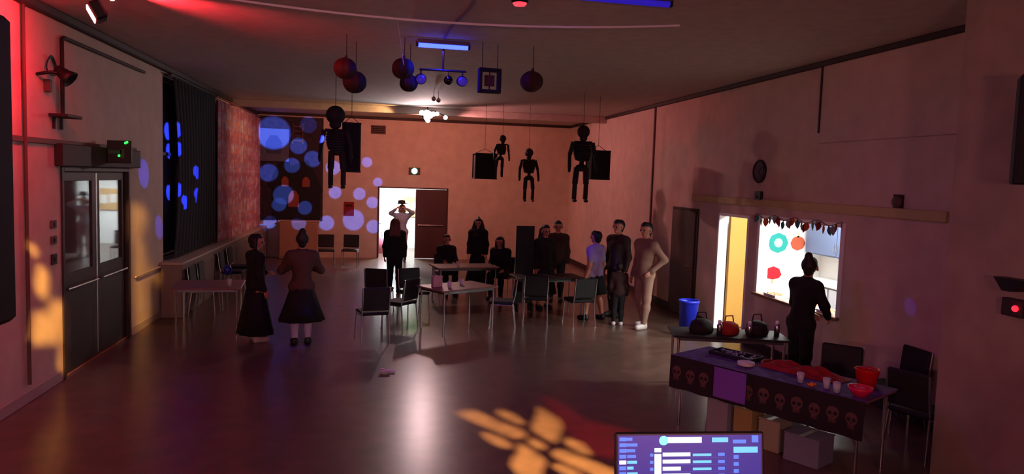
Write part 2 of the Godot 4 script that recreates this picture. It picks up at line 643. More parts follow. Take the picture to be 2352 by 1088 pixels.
# a lamp behind a cut plate: holes are outlines (world points) that the light is to draw
func gobo(at: Vector3, holes: Array, plate_at: float, c: Color, energy: float, label: String) -> void:
	var t := thing("gobo_projector", label, "stage light", at)
	var mid := Vector3.ZERO
	var n := 0
	for hole in holes:
		for p in hole:
			mid += p
			n += 1
	mid /= n
	var d := (mid - at).normalized()
	var b := Basis.looking_at(d, Vector3.UP)
	var flat := []
	var reach := 0.02
	for hole in holes:
		var poly := PackedVector2Array()
		for p in hole:
			var q: Vector3 = b.transposed() * (p - at)
			var v := Vector2(q.x, q.y) * plate_at / -q.z
			reach = maxf(reach, maxf(absf(v.x), absf(v.y)))
			poly.append(v)
		flat.append(poly)
	reach += 0.02
	var s := begin()
	var rows := 110
	for i in rows:
		var y0 := lerpf(-reach, reach, float(i) / rows)
		var y1 := lerpf(-reach, reach, float(i + 1) / rows)
		var y := (y0 + y1) / 2.0
		var cuts := []
		for poly in flat:
			var xs := []
			for k in poly.size():
				var a: Vector2 = poly[k]
				var e: Vector2 = poly[(k + 1) % poly.size()]
				if (a.y > y) != (e.y > y):
					xs.append(a.x + (y - a.y) / (e.y - a.y) * (e.x - a.x))
			xs.sort()
			for k in range(0, xs.size() - 1, 2):
				cuts.append([xs[k], xs[k + 1]])
		cuts.sort_custom(func(p, q): return p[0] < q[0])
		var x := -reach
		for cut in cuts + [[reach, reach]]:
			if cut[0] > x + 0.0002:
				bx(s, Vector3((x + cut[0]) / 2, y, -plate_at), Vector3(cut[0] - x, y1 - y0 + 0.0001, 0.002))
			x = maxf(x, cut[1])
	var black := mat("black_metal", Color.BLACK)
	part(t, "gobo_plate", s, black).basis = b
	s = begin()
	for q in [Vector3(0, 1, 0), Vector3(0, -1, 0), Vector3(1, 0, 0), Vector3(-1, 0, 0)]:
		var sz := Vector3(0.006, reach * 2, plate_at + 0.1) if q.x != 0 else Vector3(reach * 2, 0.006, plate_at + 0.1)
		bx(s, q * reach + Vector3(0, 0, -plate_at / 2 + 0.05), sz)
	bx(s, Vector3(0, 0, 0.1), Vector3(reach * 2, reach * 2, 0.006))
	part(t, "housing", s, black).basis = b
	s = begin(false)
	tube(s, [b * Vector3(0, reach, 0), Vector3(0, HC - at.y, 0)], 0.014)
	part(t, "hanger", s, black)
	s = begin(false)
	ball(s, Vector3(0, 0, 0.02), Vector3.ONE * 0.012)
	part(t, "bulb", s, glow("bulb_" + label, c, 4.0)).basis = b
	spot(t, at, mid, c, energy, rad_to_deg(atan(reach * 1.45 / plate_at)), 0.0, 0.008)

func on_floor(pts: Array) -> Array:
	return pts.map(func(p): return Vector3(p[0], 0, p[1]))

func on_left_wall(pts: Array) -> Array:
	return pts.map(func(p): return Vector3(XL, p[1], p[0]))

func stage_lights() -> void:
	flood(Vector3(1.4, 2.5, 1.6), Vector3(2.2, 2.5, -14), Color(1.0, 0.62, 0.64), 7.5, "pinkish flood light on a stand at the stage's kitchen side")
	flood(Vector3(-2.2, 2.5, 0.8), Vector3(-0.5, 2.5, -14), Color(1.0, 0.67, 0.70), 9.5, "pinkish flood light on a stand at the stage's window side")
	# outlines of the flower on the floor, as x and z in metres
	var shapes := [
		[[0.837, -7.755], [0.999, -7.897], [1.09, -7.838], [1.251, -7.504], [1.484, -7.142], [1.459, -7.015], [1.355, -6.94], [1.137, -7.259], [0.942, -7.551]],
		[[1.277, -7.825], [1.36, -7.881], [1.475, -7.683], [1.536, -7.411], [1.492, -7.344], [1.388, -7.469], [1.294, -7.671]],
		[[1.758, -7.895], [1.816, -7.891], [1.932, -7.428], [1.895, -7.244], [1.732, -6.827], [1.674, -6.832], [1.564, -7.158], [1.588, -7.314], [1.723, -7.69]],
		[[1.029, -7.136], [1.091, -7.152], [1.216, -6.993], [1.284, -6.745], [1.238, -6.691], [1.127, -6.798], [1.046, -6.987]],
		[[1.45, -6.891], [1.51, -6.969], [1.587, -6.839], [1.611, -6.717], [1.54, -6.627], [1.475, -6.729]],
		[[1.348, -6.819], [1.387, -6.796], [1.524, -6.424], [1.508, -6.319], [1.419, -6.072], [1.333, -5.911], [1.212, -6.016], [1.188, -6.28], [1.218, -6.416], [1.312, -6.627]],
		[[1.818, -6.902], [1.893, -6.929], [1.984, -6.765], [1.995, -6.492], [1.931, -6.468], [1.851, -6.599], [1.81, -6.78]],
		[[1.606, -6.508], [1.667, -6.615], [1.743, -6.628], [1.909, -6.39], [2.084, -6.095], [2.072, -5.933], [1.917, -5.948], [1.775, -6.158], [1.633, -6.414]],
		[[1.554, -6.28], [1.631, -6.291], [1.74, -6.127], [1.779, -5.93], [1.659, -5.973], [1.569, -6.143]]]
	var holes := []
	for sh in shapes:
		holes.append(on_floor(sh))
	gobo(Vector3(1.2, 4.1, -2.0), holes, 0.92, Color(1.0, 0.76, 0.44), 370.0, "black projector with flower gobo hung over the stage front")
	gobo(Vector3(2.0, 4.1, -2.0), [on_floor([[1.908, -8.395], [2.063, -8.208], [2.209, -7.455], [2.63, -7.095], [2.199, -6.363], [2.002, -6.418], [1.884, -7.199]])], 0.92, Color(1.0, 0.1, 0.16), 50.0, "black projector throwing a red wedge on the floor")
	# outlines of the amber patches on the left wall, as z and y in metres
	var patches := [
		[[-8.664, 0.912], [-8.96, 0.886], [-9.12, 0.977], [-9.449, 0.931], [-9.431, 0.431], [-8.531, 0.607]],
		[[-8.766, 1.422], [-8.935, 1.401], [-9.017, 1.253], [-8.966, 1.053], [-8.753, 1.078], [-8.677, 1.253]],
		[[-8.574, 1.679], [-8.714, 1.666], [-8.752, 1.586], [-8.648, 1.54], [-8.55, 1.579]],
		[[-9.309, 0.407], [-9.43, 0.379], [-9.418, 0.034], [-9.229, 0.147]],
		[[-11.794, 1.961], [-12.408, 1.963], [-12.579, 1.734], [-12.291, 1.478], [-11.782, 1.415]],
		[[-11.979, 1.371], [-12.398, 1.435], [-12.56, 0.756], [-12.634, -0.146], [-12.11, -0.15], [-11.918, 0.445]],
		[[-12.745, 0.887], [-13.076, 0.889], [-13.221, 0.722], [-13.022, 0.581], [-12.74, 0.659]]]
	holes = []
	for sh in patches:
		holes.append(on_left_wall(sh))
	gobo(Vector3(-1.4, 4.05, -3.1), holes, 1.0, Color(1.0, 0.72, 0.32), 260.0, "black projector throwing amber patches on the doors' wall")

# ------------------------------------------------------------------ the shell
func room() -> void:
	var wall := grainy("wall_paint", Color(0.70, 0.63, 0.57), Color(0.77, 0.70, 0.63), 0.75, 0.02, 0.4, 0.15, 3)
	var ceil := grainy("ceiling_paint", Color(0.68, 0.64, 0.60), Color(0.74, 0.70, 0.66), 0.85, 0.03, 0.5, 0.2, 5)
	var fl := grainy("floor_vinyl", Color(0.32, 0.25, 0.22), Color(0.42, 0.33, 0.28), 0.28, 0.03, 0.35, 0.0, 8)
	fl.metallic_specular = 0.45
	var s := begin()
	span(s, Vector3(XL - 0.2, -0.2, -27.0), Vector3(9.0, 0, 3.0))
	structure("floor", s, fl)
	s = begin()
	span(s, Vector3(XL - 0.2, HC, ZB - T), Vector3(XR + T, HC + 0.2, 3.0))
	structure("ceiling", s, ceil)
	# left wall: opening for the double doors and the tall window
	s = begin()
	var xa := XL - T
	span(s, Vector3(xa, 0, 3.0), Vector3(XL, HC, -9.36))
	span(s, Vector3(xa, 2.52, -9.36), Vector3(XL, HC, -11.72))
	span(s, Vector3(xa, 0, -11.72), Vector3(XL, HC, -13.45))
	span(s, Vector3(xa, 0, -13.45), Vector3(XL, 0.93, -16.9))
	span(s, Vector3(xa, 4.12, -13.45), Vector3(XL, HC, -16.9))
	span(s, Vector3(xa, 0, -16.9), Vector3(XL, HC, ZB))
	structure("wall_left", s, wall)
	# right wall: doorway and hatch
	s = begin()
	var xb := XR + T
	span(s, Vector3(XR, 0, ZB), Vector3(xb, HC, -12.1))
	span(s, Vector3(XR, 2.08, -12.1), Vector3(xb, HC, -11.0))
	span(s, Vector3(XR, 0, -11.0), Vector3(xb, HC, -10.65))
	span(s, Vector3(XR, 0, -10.65), Vector3(xb, 0.9, -8.55))
	span(s, Vector3(XR, 2.12, -10.65), Vector3(xb, HC, -8.55))
	span(s, Vector3(XR, 0, -8.55), Vector3(xb, HC, -5.73))
	structure("wall_right", s, wall)
	# side wall of the stage, standing proud of the hall's wall
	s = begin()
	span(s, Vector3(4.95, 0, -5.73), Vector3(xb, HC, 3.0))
	structure("wall_stage", s, grainy("shaded_stage_paint", Color(0.56, 0.50, 0.44), Color(0.64, 0.57, 0.50), 0.8, 0.02, 0.4, 0.15, 4))  # wall paint darkened here: shade is put into the colour
	# far wall with the doorway
	s = begin()
	span(s, Vector3(xa, 0, ZB - T), Vector3(-0.1, HC, ZB))
	span(s, Vector3(-0.1, 2.18, ZB - T), Vector3(2.03, HC, ZB))
	span(s, Vector3(2.03, 0, ZB - T), Vector3(xb, HC, ZB))
	structure("wall_back", s, wall)
	s = begin()
	span(s, Vector3(xa, 0, 3.0), Vector3(xb, HC + 0.2, 3.2))
	structure("wall_front", s, wall)
	# stage platform
	s = begin()
	span(s, Vector3(XL, 0, -2.8), Vector3(4.95, 0.9, 3.0))
	var st := structure("floor_stage", s, mat("stage_boards", Color(0.2, 0.14, 0.11), 0.5))
	st.name = "floor_stage"
	# trims
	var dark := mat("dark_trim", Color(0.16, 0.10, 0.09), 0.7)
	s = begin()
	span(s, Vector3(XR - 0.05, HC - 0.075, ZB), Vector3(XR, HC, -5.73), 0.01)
	structure("shade_trim_1", s, dark)  # dark strip stands in for the shadow gap below the ceiling
	s = begin()
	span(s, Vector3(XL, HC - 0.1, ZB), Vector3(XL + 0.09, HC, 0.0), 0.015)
	structure("trim_2", s, dark)
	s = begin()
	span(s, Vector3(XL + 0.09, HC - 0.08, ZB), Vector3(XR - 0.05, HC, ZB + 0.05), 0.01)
	structure("shade_trim_3", s, dark)  # dark strip paints in the shadow line along the far wall
	s = begin()
	span(s, Vector3(XL, 2.76, -12.0), Vector3(XL + 0.03, 2.82, -3.0), 0.006)
	structure("trim_4", s, mat("dull_trim", Color(0.34, 0.25, 0.22), 0.7))
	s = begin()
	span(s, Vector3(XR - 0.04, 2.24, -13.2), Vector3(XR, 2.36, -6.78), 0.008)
	structure("trim_5", s, mat("lit_olive_trim", Color(0.68, 0.62, 0.42), 0.6))  # the band's lit look is put into this lighter colour
	# proud upper panel of the right wall and its joint
	s = begin()
	span(s, Vector3(XR - 0.035, 3.16, -9.16), Vector3(XR, HC - 0.075, -5.73), 0.006)
	structure("trim_6", s, wall)
	s = begin()
	span(s, Vector3(XR - 0.05, 3.3, -9.19), Vector3(XR, HC - 0.075, -9.16), 0.004)
	structure("trim_7", s, dark)
	s = begin()
	span(s, Vector3(XR - 0.03, 0, -15.42), Vector3(XR, HC - 0.075, -15.36), 0.004)
	structure("trim_8", s, mat("dull_trim", Color.BLACK))
	# downstand beam across the ceiling by the cluster lamp
	s = begin()
	span(s, Vector3(XL, HC - 0.17, -19.15), Vector3(XR, HC, -18.95), 0.01)
	structure("trim_9", s, ceil)
	s = begin()
	span(s, Vector3(XR - 0.02, 0, -22.65), Vector3(XR, 0.14, -12.16), 0.006)
	span(s, Vector3(XR - 0.02, 0, -10.94), Vector3(XR, 0.14, -5.73), 0.006)
	structure("baseboard_right", s, dark)
	s = begin()
	span(s, Vector3(XL, 0, -9.3), Vector3(XL + 0.02, 0.13, -2.8), 0.006)
	span(s, Vector3(XL, 0, -22.65), Vector3(XL + 0.02, 0.13, -11.8), 0.006)
	structure("baseboard_left", s, mat("pale_trim", Color(0.62, 0.56, 0.52), 0.6))

func door_leaf(parent: Node3D, called: String, w: float, h: float, m: Material, glass_from := -1.0, glass_to := -1.0, bar := true) -> Node3D:
	# a leaf in the x-y plane, hinge at x = 0, thickness along z
	var o := Node3D.new()
	o.name = called
	parent.add_child(o, true)
	var s := begin()
	var e := 0.13
	if glass_from > 0.0:
		bx(s, Vector3(e / 2, h / 2, 0), Vector3(e, h, 0.045), 0.004)
		bx(s, Vector3(w - e / 2, h / 2, 0), Vector3(e, h, 0.045), 0.004)
		bx(s, Vector3(w / 2, glass_from / 2, 0), Vector3(w - 2 * e, glass_from, 0.045), 0.004)
		bx(s, Vector3(w / 2, (glass_to + h) / 2, 0), Vector3(w - 2 * e, h - glass_to, 0.045), 0.004)
		part(o, "stile_frame", s, m)
		s = begin()
		bx(s, Vector3(w / 2, (glass_from + glass_to) / 2, 0), Vector3(w - 2 * e, glass_to - glass_from, 0.008))
		part(o, "pane", s, pane())
	else:
		bx(s, Vector3(w / 2, h / 2, 0), Vector3(w, h, 0.045), 0.004)
		part(o, "panel", s, m)
	if bar:
		s = begin(false)
		tube(s, [Vector3(0.08, 1.03, 0.07), Vector3(w - 0.08, 1.03, 0.07)], 0.016)
		tube(s, [Vector3(0.1, 1.03, 0.02), Vector3(0.1, 1.03, 0.07)], 0.014)
		tube(s, [Vector3(w - 0.1, 1.03, 0.02), Vector3(w - 0.1, 1.03, 0.07)], 0.014)
		part(o, "push_bar", s, mat("chrome", Color(0.75, 0.75, 0.76), 0.25, 1.0))
	return o

func pane() -> StandardMaterial3D:
	if mats.has("glass"):
		return mats["glass"]
	var m := mat("glass", Color(0.55, 0.6, 0.62, 0.12), 0.04)
	m.transparency = BaseMaterial3D.TRANSPARENCY_ALPHA
	return m

func opening(called: String) -> Node3D:
	var o := Node3D.new()
	o.name = called
	o.set_meta("kind", "structure")
	add_child(o)
	return o

func openings() -> void:
	var brown := mat("door_brown", Color(0.17, 0.12, 0.10), 0.55)
	var wine := mat("door_wine", Color(0.25, 0.10, 0.08), 0.55)
	# double doors in the left wall
	var d := opening("door_1")
	var s := begin()
	span(s, Vector3(XL - 0.13, 0, -9.42), Vector3(XL + 0.02, 2.52, -9.36), 0.005)
	span(s, Vector3(XL - 0.13, 0, -11.72), Vector3(XL + 0.02, 2.52, -11.66), 0.005)
	span(s, Vector3(XL - 0.13, 2.46, -11.66), Vector3(XL + 0.02, 2.52, -9.42), 0.005)
	part(d, "frame", s, brown)
	s = begin()
	span(s, Vector3(XL, 2.52, -11.98), Vector3(XL + 0.09, 2.78, -9.2), 0.01)
	part(d, "header", s, mat("dark_trim", Color.BLACK))
	s = begin()
	span(s, Vector3(XL - 0.12, 0, -11.66), Vector3(XL - 0.01, 0.022, -9.42), 0.004)
	part(d, "threshold", s, mat("brass", Color(0.7, 0.42, 0.26), 0.4, 0.7))
	for k in 2:
		var leaf := door_leaf(d, "leaf", 1.115, 2.44, brown, 1.2, 2.32)
		leaf.position = Vector3(XL - 0.06, 0.022, -9.425 if k == 0 else -11.655)
		leaf.rotation.y = PI / 2
		if k == 1:
			leaf.scale = Vector3(-1, 1, 1)
		s = begin()
		bx(s, Vector3(1.105, 1.22, 0.026), Vector3(0.02, 2.4, 0.012), 0.002)
		part(leaf, "meeting_strip", s, mat("chrome", Color.BLACK))
	# a dark lobby beyond the glass
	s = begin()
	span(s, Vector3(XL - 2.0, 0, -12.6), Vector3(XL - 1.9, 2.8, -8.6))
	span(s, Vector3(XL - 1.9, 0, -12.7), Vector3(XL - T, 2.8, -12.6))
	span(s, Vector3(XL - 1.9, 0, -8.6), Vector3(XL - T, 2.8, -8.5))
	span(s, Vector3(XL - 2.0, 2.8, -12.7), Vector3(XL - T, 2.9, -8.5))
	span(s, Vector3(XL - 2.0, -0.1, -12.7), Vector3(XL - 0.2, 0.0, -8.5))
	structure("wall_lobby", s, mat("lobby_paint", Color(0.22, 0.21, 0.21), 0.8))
	# far doors: one leaf folded open, one shut
	d = opening("door_2")
	s = begin()
	span(s, Vector3(-0.1, 0, ZB - T), Vector3(-0.06, 2.18, ZB + 0.02), 0.004)
	span(s, Vector3(1.99, 0, ZB - T), Vector3(2.03, 2.18, ZB + 0.02), 0.004)
	span(s, Vector3(-0.1, 2.14, ZB - T), Vector3(2.03, 2.18, ZB + 0.02), 0.004)
	part(d, "frame", s, wine)
	var lf := door_leaf(d, "leaf", 0.95, 2.12, wine)
	lf.position = Vector3(1.04, 0.01, ZB - 0.05)
	lf = door_leaf(d, "leaf", 1.06, 2.12, wine, 1.25, 1.9)
	lf.position = Vector3(-0.07, 0.01, ZB - 0.14)
	lf.rotation.y = PI * 0.55
	# shut wine-coloured door in the right wall
	d = opening("door_3")
	s = begin()
	span(s, Vector3(XR - 0.02, 0, -14.14), Vector3(XR, 2.1, -14.06), 0.004)
	span(s, Vector3(XR - 0.02, 0, -12.98), Vector3(XR, 2.1, -12.9), 0.004)
	span(s, Vector3(XR - 0.02, 2.05, -14.06), Vector3(XR, 2.1, -12.98), 0.004)
	part(d, "frame", s, mat("dark_trim", Color.BLACK))
	lf = door_leaf(d, "leaf", 1.07, 2.04, wine, -1, -1, false)
	lf.position = Vector3(XR - 0.02, 0.01, -14.055)
	lf.rotation.y = -PI / 2
	s = begin(false)
	tube(s, [Vector3(0.98, 1.0, 0.03), Vector3(0.98, 1.0, 0.08), Vector3(0.86, 1.0, 0.08)], 0.011)
	part(lf, "handle", s, mat("chrome", Color.BLACK))
	# kitchen doorway with its yellow leaf swung in
	d = opening("door_4")
	var white := mat("white_gloss", Color(0.86, 0.86, 0.85), 0.4)
	s = begin()
	span(s, Vector3(XR - 0.01, 0, -12.1), Vector3(XR + T + 0.01, 2.08, -12.05), 0.004)
	span(s, Vector3(XR - 0.01, 0, -11.05), Vector3(XR + T + 0.01, 2.08, -11.0), 0.004)
	span(s, Vector3(XR - 0.01, 2.03, -12.05), Vector3(XR + T + 0.01, 2.08, -11.05), 0.004)
	part(d, "frame", s, white)
	lf = door_leaf(d, "leaf", 0.98, 2.02, mat("door_yellow", Color(0.66, 0.49, 0.21), 0.5), -1, -1, false)
	lf.position = Vector3(XR + T + 0.03, 0.01, -12.02)
	lf.rotation.y = 0.55
	s = begin()
	bx(s, Vector3(0.72, 1.35, 0.027), Vector3(0.16, 0.24, 0.004), 0, Basis(Vector3.BACK, 0.7))
	part(lf, "paper_star", s, white)
	s = begin(false)
	tube(s, [Vector3(0.88, 1.0, 0.02), Vector3(0.88, 1.0, 0.07), Vector3(0.76, 1.0, 0.07)], 0.011)
	part(lf, "handle", s, mat("chrome", Color.BLACK))
	# serving hatch
	d = opening("window_2")
	s = begin()
	span(s, Vector3(XR - 0.06, 0.86, -10.7), Vector3(XR + T + 0.06, 0.9, -8.5), 0.006)
	part(d, "sill", s, mat("hatch_wood", Color(0.45, 0.30, 0.22), 0.5))
	s = begin()
	span(s, Vector3(XR - 0.015, 0.9, -10.70), Vector3(XR + T + 0.01, 2.12, -10.625), 0.004)
	span(s, Vector3(XR - 0.015, 0.9, -8.575), Vector3(XR + T + 0.01, 2.12, -8.50), 0.004)
	span(s, Vector3(XR - 0.015, 2.06, -10.65), Vector3(XR + T, 2.12, -8.55), 0.004)
	part(d, "frame", s, white)
	# tall window, blind drawn behind its panes
	d = opening("window_1")
	var wf := mat("window_frame", Color(0.10, 0.09, 0.09), 0.5)
	s = begin()
	span(s, Vector3(XL - 0.11, 0.93, -13.52), Vector3(XL - 0.03, 4.12, -13.45), 0.005)
	span(s, Vector3(XL - 0.11, 0.93, -16.9), Vector3(XL - 0.03, 4.12, -16.83), 0.005)
	span(s, Vector3(XL - 0.11, 0.93, -16.83), Vector3(XL - 0.03, 1.0, -13.52), 0.005)
	span(s, Vector3(XL - 0.11, 4.05, -16.83), Vector3(XL - 0.03, 4.12, -13.52), 0.005)
	for k in 2:
		var z := -13.52 - 3.31 * (k + 1) / 3.0
		span(s, Vector3(XL - 0.1, 1.0, z - 0.03), Vector3(XL - 0.04, 4.05, z + 0.03), 0.005)
	span(s, Vector3(XL - 0.1, 2.75, -16.83), Vector3(XL - 0.04, 2.81, -13.52), 0.005)
	part(d, "window_frame", s, wf)
	for k in 3:
		for r in 2:
			s = begin()
			var z0 := -13.52 - 3.31 * k / 3.0 - 0.035
			var z1 := -13.52 - 3.31 * (k + 1) / 3.0 + 0.035
			span(s, Vector3(XL - 0.072, 1.0 if r == 0 else 2.81, z1), Vector3(XL - 0.064, 2.75 if r == 0 else 4.05, z0))
			part(d, "pane", s, pane())
	# blackout curtain hung inside, its near edge pulled askew
	var bc := thing("blackout_curtain", "black curtain drawn across the tall window by the doors", "curtain", Vector3(XL + 0.05, 0.97, -13.5))
	s = begin(false)
	var nb := 70
	for i in nb:
		for k in 12:
			for side in 2:
				var q := []
				for w in [[i, k], [i + 1, k], [i + 1, k + 1], [i, k + 1]]:
					var u: float = w[0] / float(nb)
					var v: float = w[1] / 12.0
					var z0 := -0.12 - 0.55 * (1.0 - v) * v * 2.4 if v < 1.0 else -0.12
					q.append(Vector3(0.07 + 0.04 * sin(u * 88.0) + side * 0.005, v * 3.12, lerpf(z0, -3.36, u)))
				quad(s, q[0], q[1], q[2], q[3], q[0] + Vector3(1 if side == 0 else -1, 0, 0))
	part(bc, "drape", s, mat("blackout", Color(0.13, 0.13, 0.15), 0.9))
	s = begin(false)
	tube(s, [Vector3(0.07, 3.15, 0.0), Vector3(0.07, 3.15, -3.37)], 0.018)
	part(bc, "rail", s, wf)
	for z in [-0.05, -3.3]:
		s = begin(false)
		tube(s, [Vector3(-0.05, 3.15, z), Vector3(0.07, 3.15, z)], 0.014)
		part(bc, "bracket", s, wf)
	s = begin()
	span(s, Vector3(XL - 0.02, 0.9, -22.6), Vector3(XL + 0.38, 0.94, -13.2), 0.008)
	part(d, "window_sill", s, mat("sill_cream", Color(0.68, 0.60, 0.54), 0.5))
	# radiator casing below the sill
	var rc := thing("radiator_casing", "long cream radiator casing under the tall dark window", "radiator cover", Vector3(XL + 0.025, 0, -17.9))
	s = begin()
	span(s, Vector3(0.0, 0.0, -4.7), Vector3(0.34, 0.9, 4.7), 0.006)
	part(rc, "body", s, mat("casing_cream", Color(0.46, 0.40, 0.37), 0.7))
	for k in 8:
		s = begin()
		bx(s, Vector3(0.345, 0.45, -4.1 + k * 1.17), Vector3(0.012, 0.66, 1.0), 0.004)
		part(rc, "grille_panel", s, mat("casing_panel", Color(0.42, 0.36, 0.33), 0.7))
	# curtain
	var cu := thing("patterned_curtain", "long rust and violet patterned curtain beside the tall dark window", "curtain", Vector3(XL + 0.06, 0.96, -17.0))
	s = begin(false)
	var n := 110
	for i in n:
		for side in 2:
			var q := []
			for w in [[i, 0.0], [i + 1, 0.0], [i + 1, 3.08], [i, 3.08]]:
				var u: float = w[0] / float(n)
				var z := -5.5 * u
				var x := 0.09 + 0.055 * sin(u * 150.0) + 0.02 * sin(u * 61.0 + w[1])
				q.append(Vector3(x + side * 0.006, w[1], z))
			quad(s, q[0], q[1], q[2], q[3], q[0] + Vector3(1 if side == 0 else -1, 0, 0))
	var cm := grainy("curtain_cloth", Color(0.62, 0.30, 0.24), Color(0.86, 0.70, 0.60), 0.95, 0.025, 0.5, 0.0, 21)
	var ramp: Gradient = (cm.albedo_texture as NoiseTexture2D).color_ramp
	ramp.add_point(0.38, Color(0.55, 0.42, 0.55))
	ramp.add_point(0.5, Color(0.74, 0.36, 0.30))
	ramp.add_point(0.62, Color(0.62, 0.55, 0.66))
	part(cu, "drape", s, cm)
	s = begin(false)
	tube(s, [Vector3(0.09, 3.14, 0.1), Vector3(0.09, 3.14, -5.55)], 0.02)
	part(cu, "rail", s, mat("rust_rail", Color(0.5, 0.25, 0.16), 0.5))
	for z in [0.05, -5.5]:
		s = begin(false)
		tube(s, [Vector3(-0.06, 3.14, z), Vector3(0.09, 3.14, z)], 0.015)
		part(cu, "bracket", s, mat("rust_rail", Color.BLACK))

# ------------------------------------------------------------------ lit rooms behind the openings
func side_rooms() -> void:
	var white := mat("white_wall", Color(0.88, 0.88, 0.87), 0.8)
	# corridor beyond the far doors
	var s := begin()
	span(s, Vector3(-2.0, 0, -26.1), Vector3(3.6, 2.7, -26.0))
	span(s, Vector3(-2.1, 0, -26.0), Vector3(-2.0, 2.7, ZB - T))
	span(s, Vector3(3.6, 0, -26.0), Vector3(3.7, 2.7, ZB - T))
	span(s, Vector3(-2.1, 2.7, -26.1), Vector3(3.7, 2.8, ZB - T))
	structure("wall_corridor", s, white)
	var cl := thing("corridor_light", "bright strip light on the corridor ceiling beyond the far doors", "ceiling light", Vector3(0.6, 2.64, -24.3))
	s = begin()
	bx(s, Vector3.ZERO, Vector3(1.5, 0.06, 0.5), 0.01)
	part(cl, "diffuser", s, glow("corridor_glow", Color(0.92, 0.97, 1.0), 4.0))
	s = begin()
	bx(s, Vector3(0, 0.035, 0), Vector3(1.56, 0.01, 0.56))
	part(cl, "tray", s, white)
	area(cl, Vector3(0.6, 2.60, -24.3), Vector3(0.6, 0, -24.3), Vector2(1.5, 0.5), Color(0.93, 0.98, 1.0), 36.0)
	var pb := thing("notice_board", "cork notice board with papers on the corridor wall", "notice board", Vector3(1.15, 1.45, -25.97))
	s = begin()
	bx(s, Vector3.ZERO, Vector3(0.9, 0.7, 0.03), 0.005)
	part(pb, "board", s, mat("cork", Color(0.72, 0.58, 0.40), 0.9))
	for k in 3:
		s = begin()
		bx(s, Vector3(-0.28 + k * 0.28, 0.03 * (k % 2), 0.018), Vector3(0.2, 0.28, 0.004))
		part(pb, "paper", s, white)
	var bin := thing("pink_bag", "pink bag standing on the corridor floor by the far door", "bag", Vector3(-0.02, 0, -24.2))
	s = begin(false)
	lathe(s, [Vector2(0, 0), Vector2(0.16, 0), Vector2(0.18, 0.25), Vector2(0.13, 0.5), Vector2(0.05, 0.55), Vector2(0, 0.55)], Transform3D(Basis.from_scale(Vector3(1, 1, 0.6))), 14)
	part(bin, "sack", s, mat("pink_cloth", Color(0.9, 0.5, 0.6), 0.8))
	s = begin(false)
	tube(s, [Vector3(-0.08, 0.5, 0), Vector3(-0.06, 0.68, 0), Vector3(0.06, 0.68, 0), Vector3(0.08, 0.5, 0)], 0.012)
	part(bin, "handle", s, mat("pink_cloth", Color.BLACK))
	# kitchen behind the hatch
	var x0 := XR + T
	var x1 := 8.2
	s = begin()
	span(s, Vector3(x0, 0, -12.75), Vector3(x1, 2.7, -12.65))
	span(s, Vector3(x1, 0, -12.75), Vector3(x1 + 0.1, 2.7, -6.0))
	span(s, Vector3(x0, 0, -6.0), Vector3(x1 + 0.1, 2.7, -5.9))
	span(s, Vector3(x0, 2.7, -12.75), Vector3(x1 + 0.1, 2.8, -5.9))
	structure("wall_kitchen", s, white)
	for z in [-11.2, -8.6]:
		var kl := thing("kitchen_light", "white ceiling panel light in the kitchen %s" % ("behind the yellow door" if z < -10 else "above the serving hatch"), "ceiling light", Vector3(7.1, 2.64, z), 0.0, "kitchen lights")
		s = begin()
		bx(s, Vector3.ZERO, Vector3(0.6, 0.06, 1.2), 0.01)
		part(kl, "diffuser", s, glow("kitchen_glow", Color(0.95, 0.98, 1.0), 4.0))
		s = begin()
		bx(s, Vector3(0, 0.035, 0), Vector3(0.66, 0.01, 1.26))
		part(kl, "tray", s, white)
		area(kl, Vector3(7.1, 2.60, z), Vector3(7.1, 0, z), Vector2(0.6, 1.2), Color(0.99, 0.98, 0.96), 9.0 if z < -10 else 44.0)
	# cut paper pumpkins on the white wall
	var cols := [[Vector3(7.32, 1.52, -12.64), 0.19, Color(0.12, 0.55, 0.52), "teal paper wreath on the white kitchen wall", "wreath"], [Vector3(7.72, 1.52, -12.64), 0.14, Color(0.62, 0.28, 0.18), "brown-orange paper pumpkin on the white kitchen wall", "pumpkin"], [Vector3(7.25, 0.92, -12.64), 0.16, Color(0.75, 0.08, 0.14), "red paper toadstool shape low on the kitchen wall", "paper cutout"]]
	for c in cols:
		var t := thing("paper_" + c[4].replace(" ", "_").replace("paper_", ""), c[3], c[4], c[0])
		var poly := PackedVector2Array()
		for k in 28:
			var a := TAU * k / 28
			var r: float = c[1] * (1.0 - 0.08 * absf(sin(a * 4)))
			poly.append(Vector2(cos(a) * r * 1.08, sin(a) * r * (0.55 if c[4] == "paper cutout" and sin(a) < 0 else 1.0)))
		s = begin()
		slab(s, poly, 0.006)
		part(t, "sheet", s, mat("paper_" + str(c[2]), c[2], 0.9))
		s = begin()
		if c[4] == "wreath":
			var inner := PackedVector2Array()
			for k in 16:
				inner.append(Vector2(cos(TAU * k / 16), sin(TAU * k / 16)) * c[1] * 0.45)
			slab(s, inner, 0.012)
			part(t, "centre", s, mat("pale_teal", Color(0.6, 0.85, 0.84), 0.9))
		else:
			bx(s, Vector3(0, c[1] * (1.05 if c[4] == "pumpkin" else -0.7), 0), Vector3(0.04, 0.08, 0.006))
			part(t, "stalk", s, mat("pale_stalk", Color(0.7, 0.66, 0.5), 0.9))
	# units along the kitchen's side wall
	var blue := mat("blue_grey", Color(0.36, 0.42, 0.56), 0.5)
	var wu := thing("wall_cupboard", "blue-grey wall cupboard in the kitchen behind the hatch", "cupboard", Vector3(x1 - 0.36, 1.35, -11.6))
	s = begin()
	span(s, Vector3(0, 0, -0.95), Vector3(0.355, 0.95, 0.95), 0.006)
	part(wu, "body", s, blue)
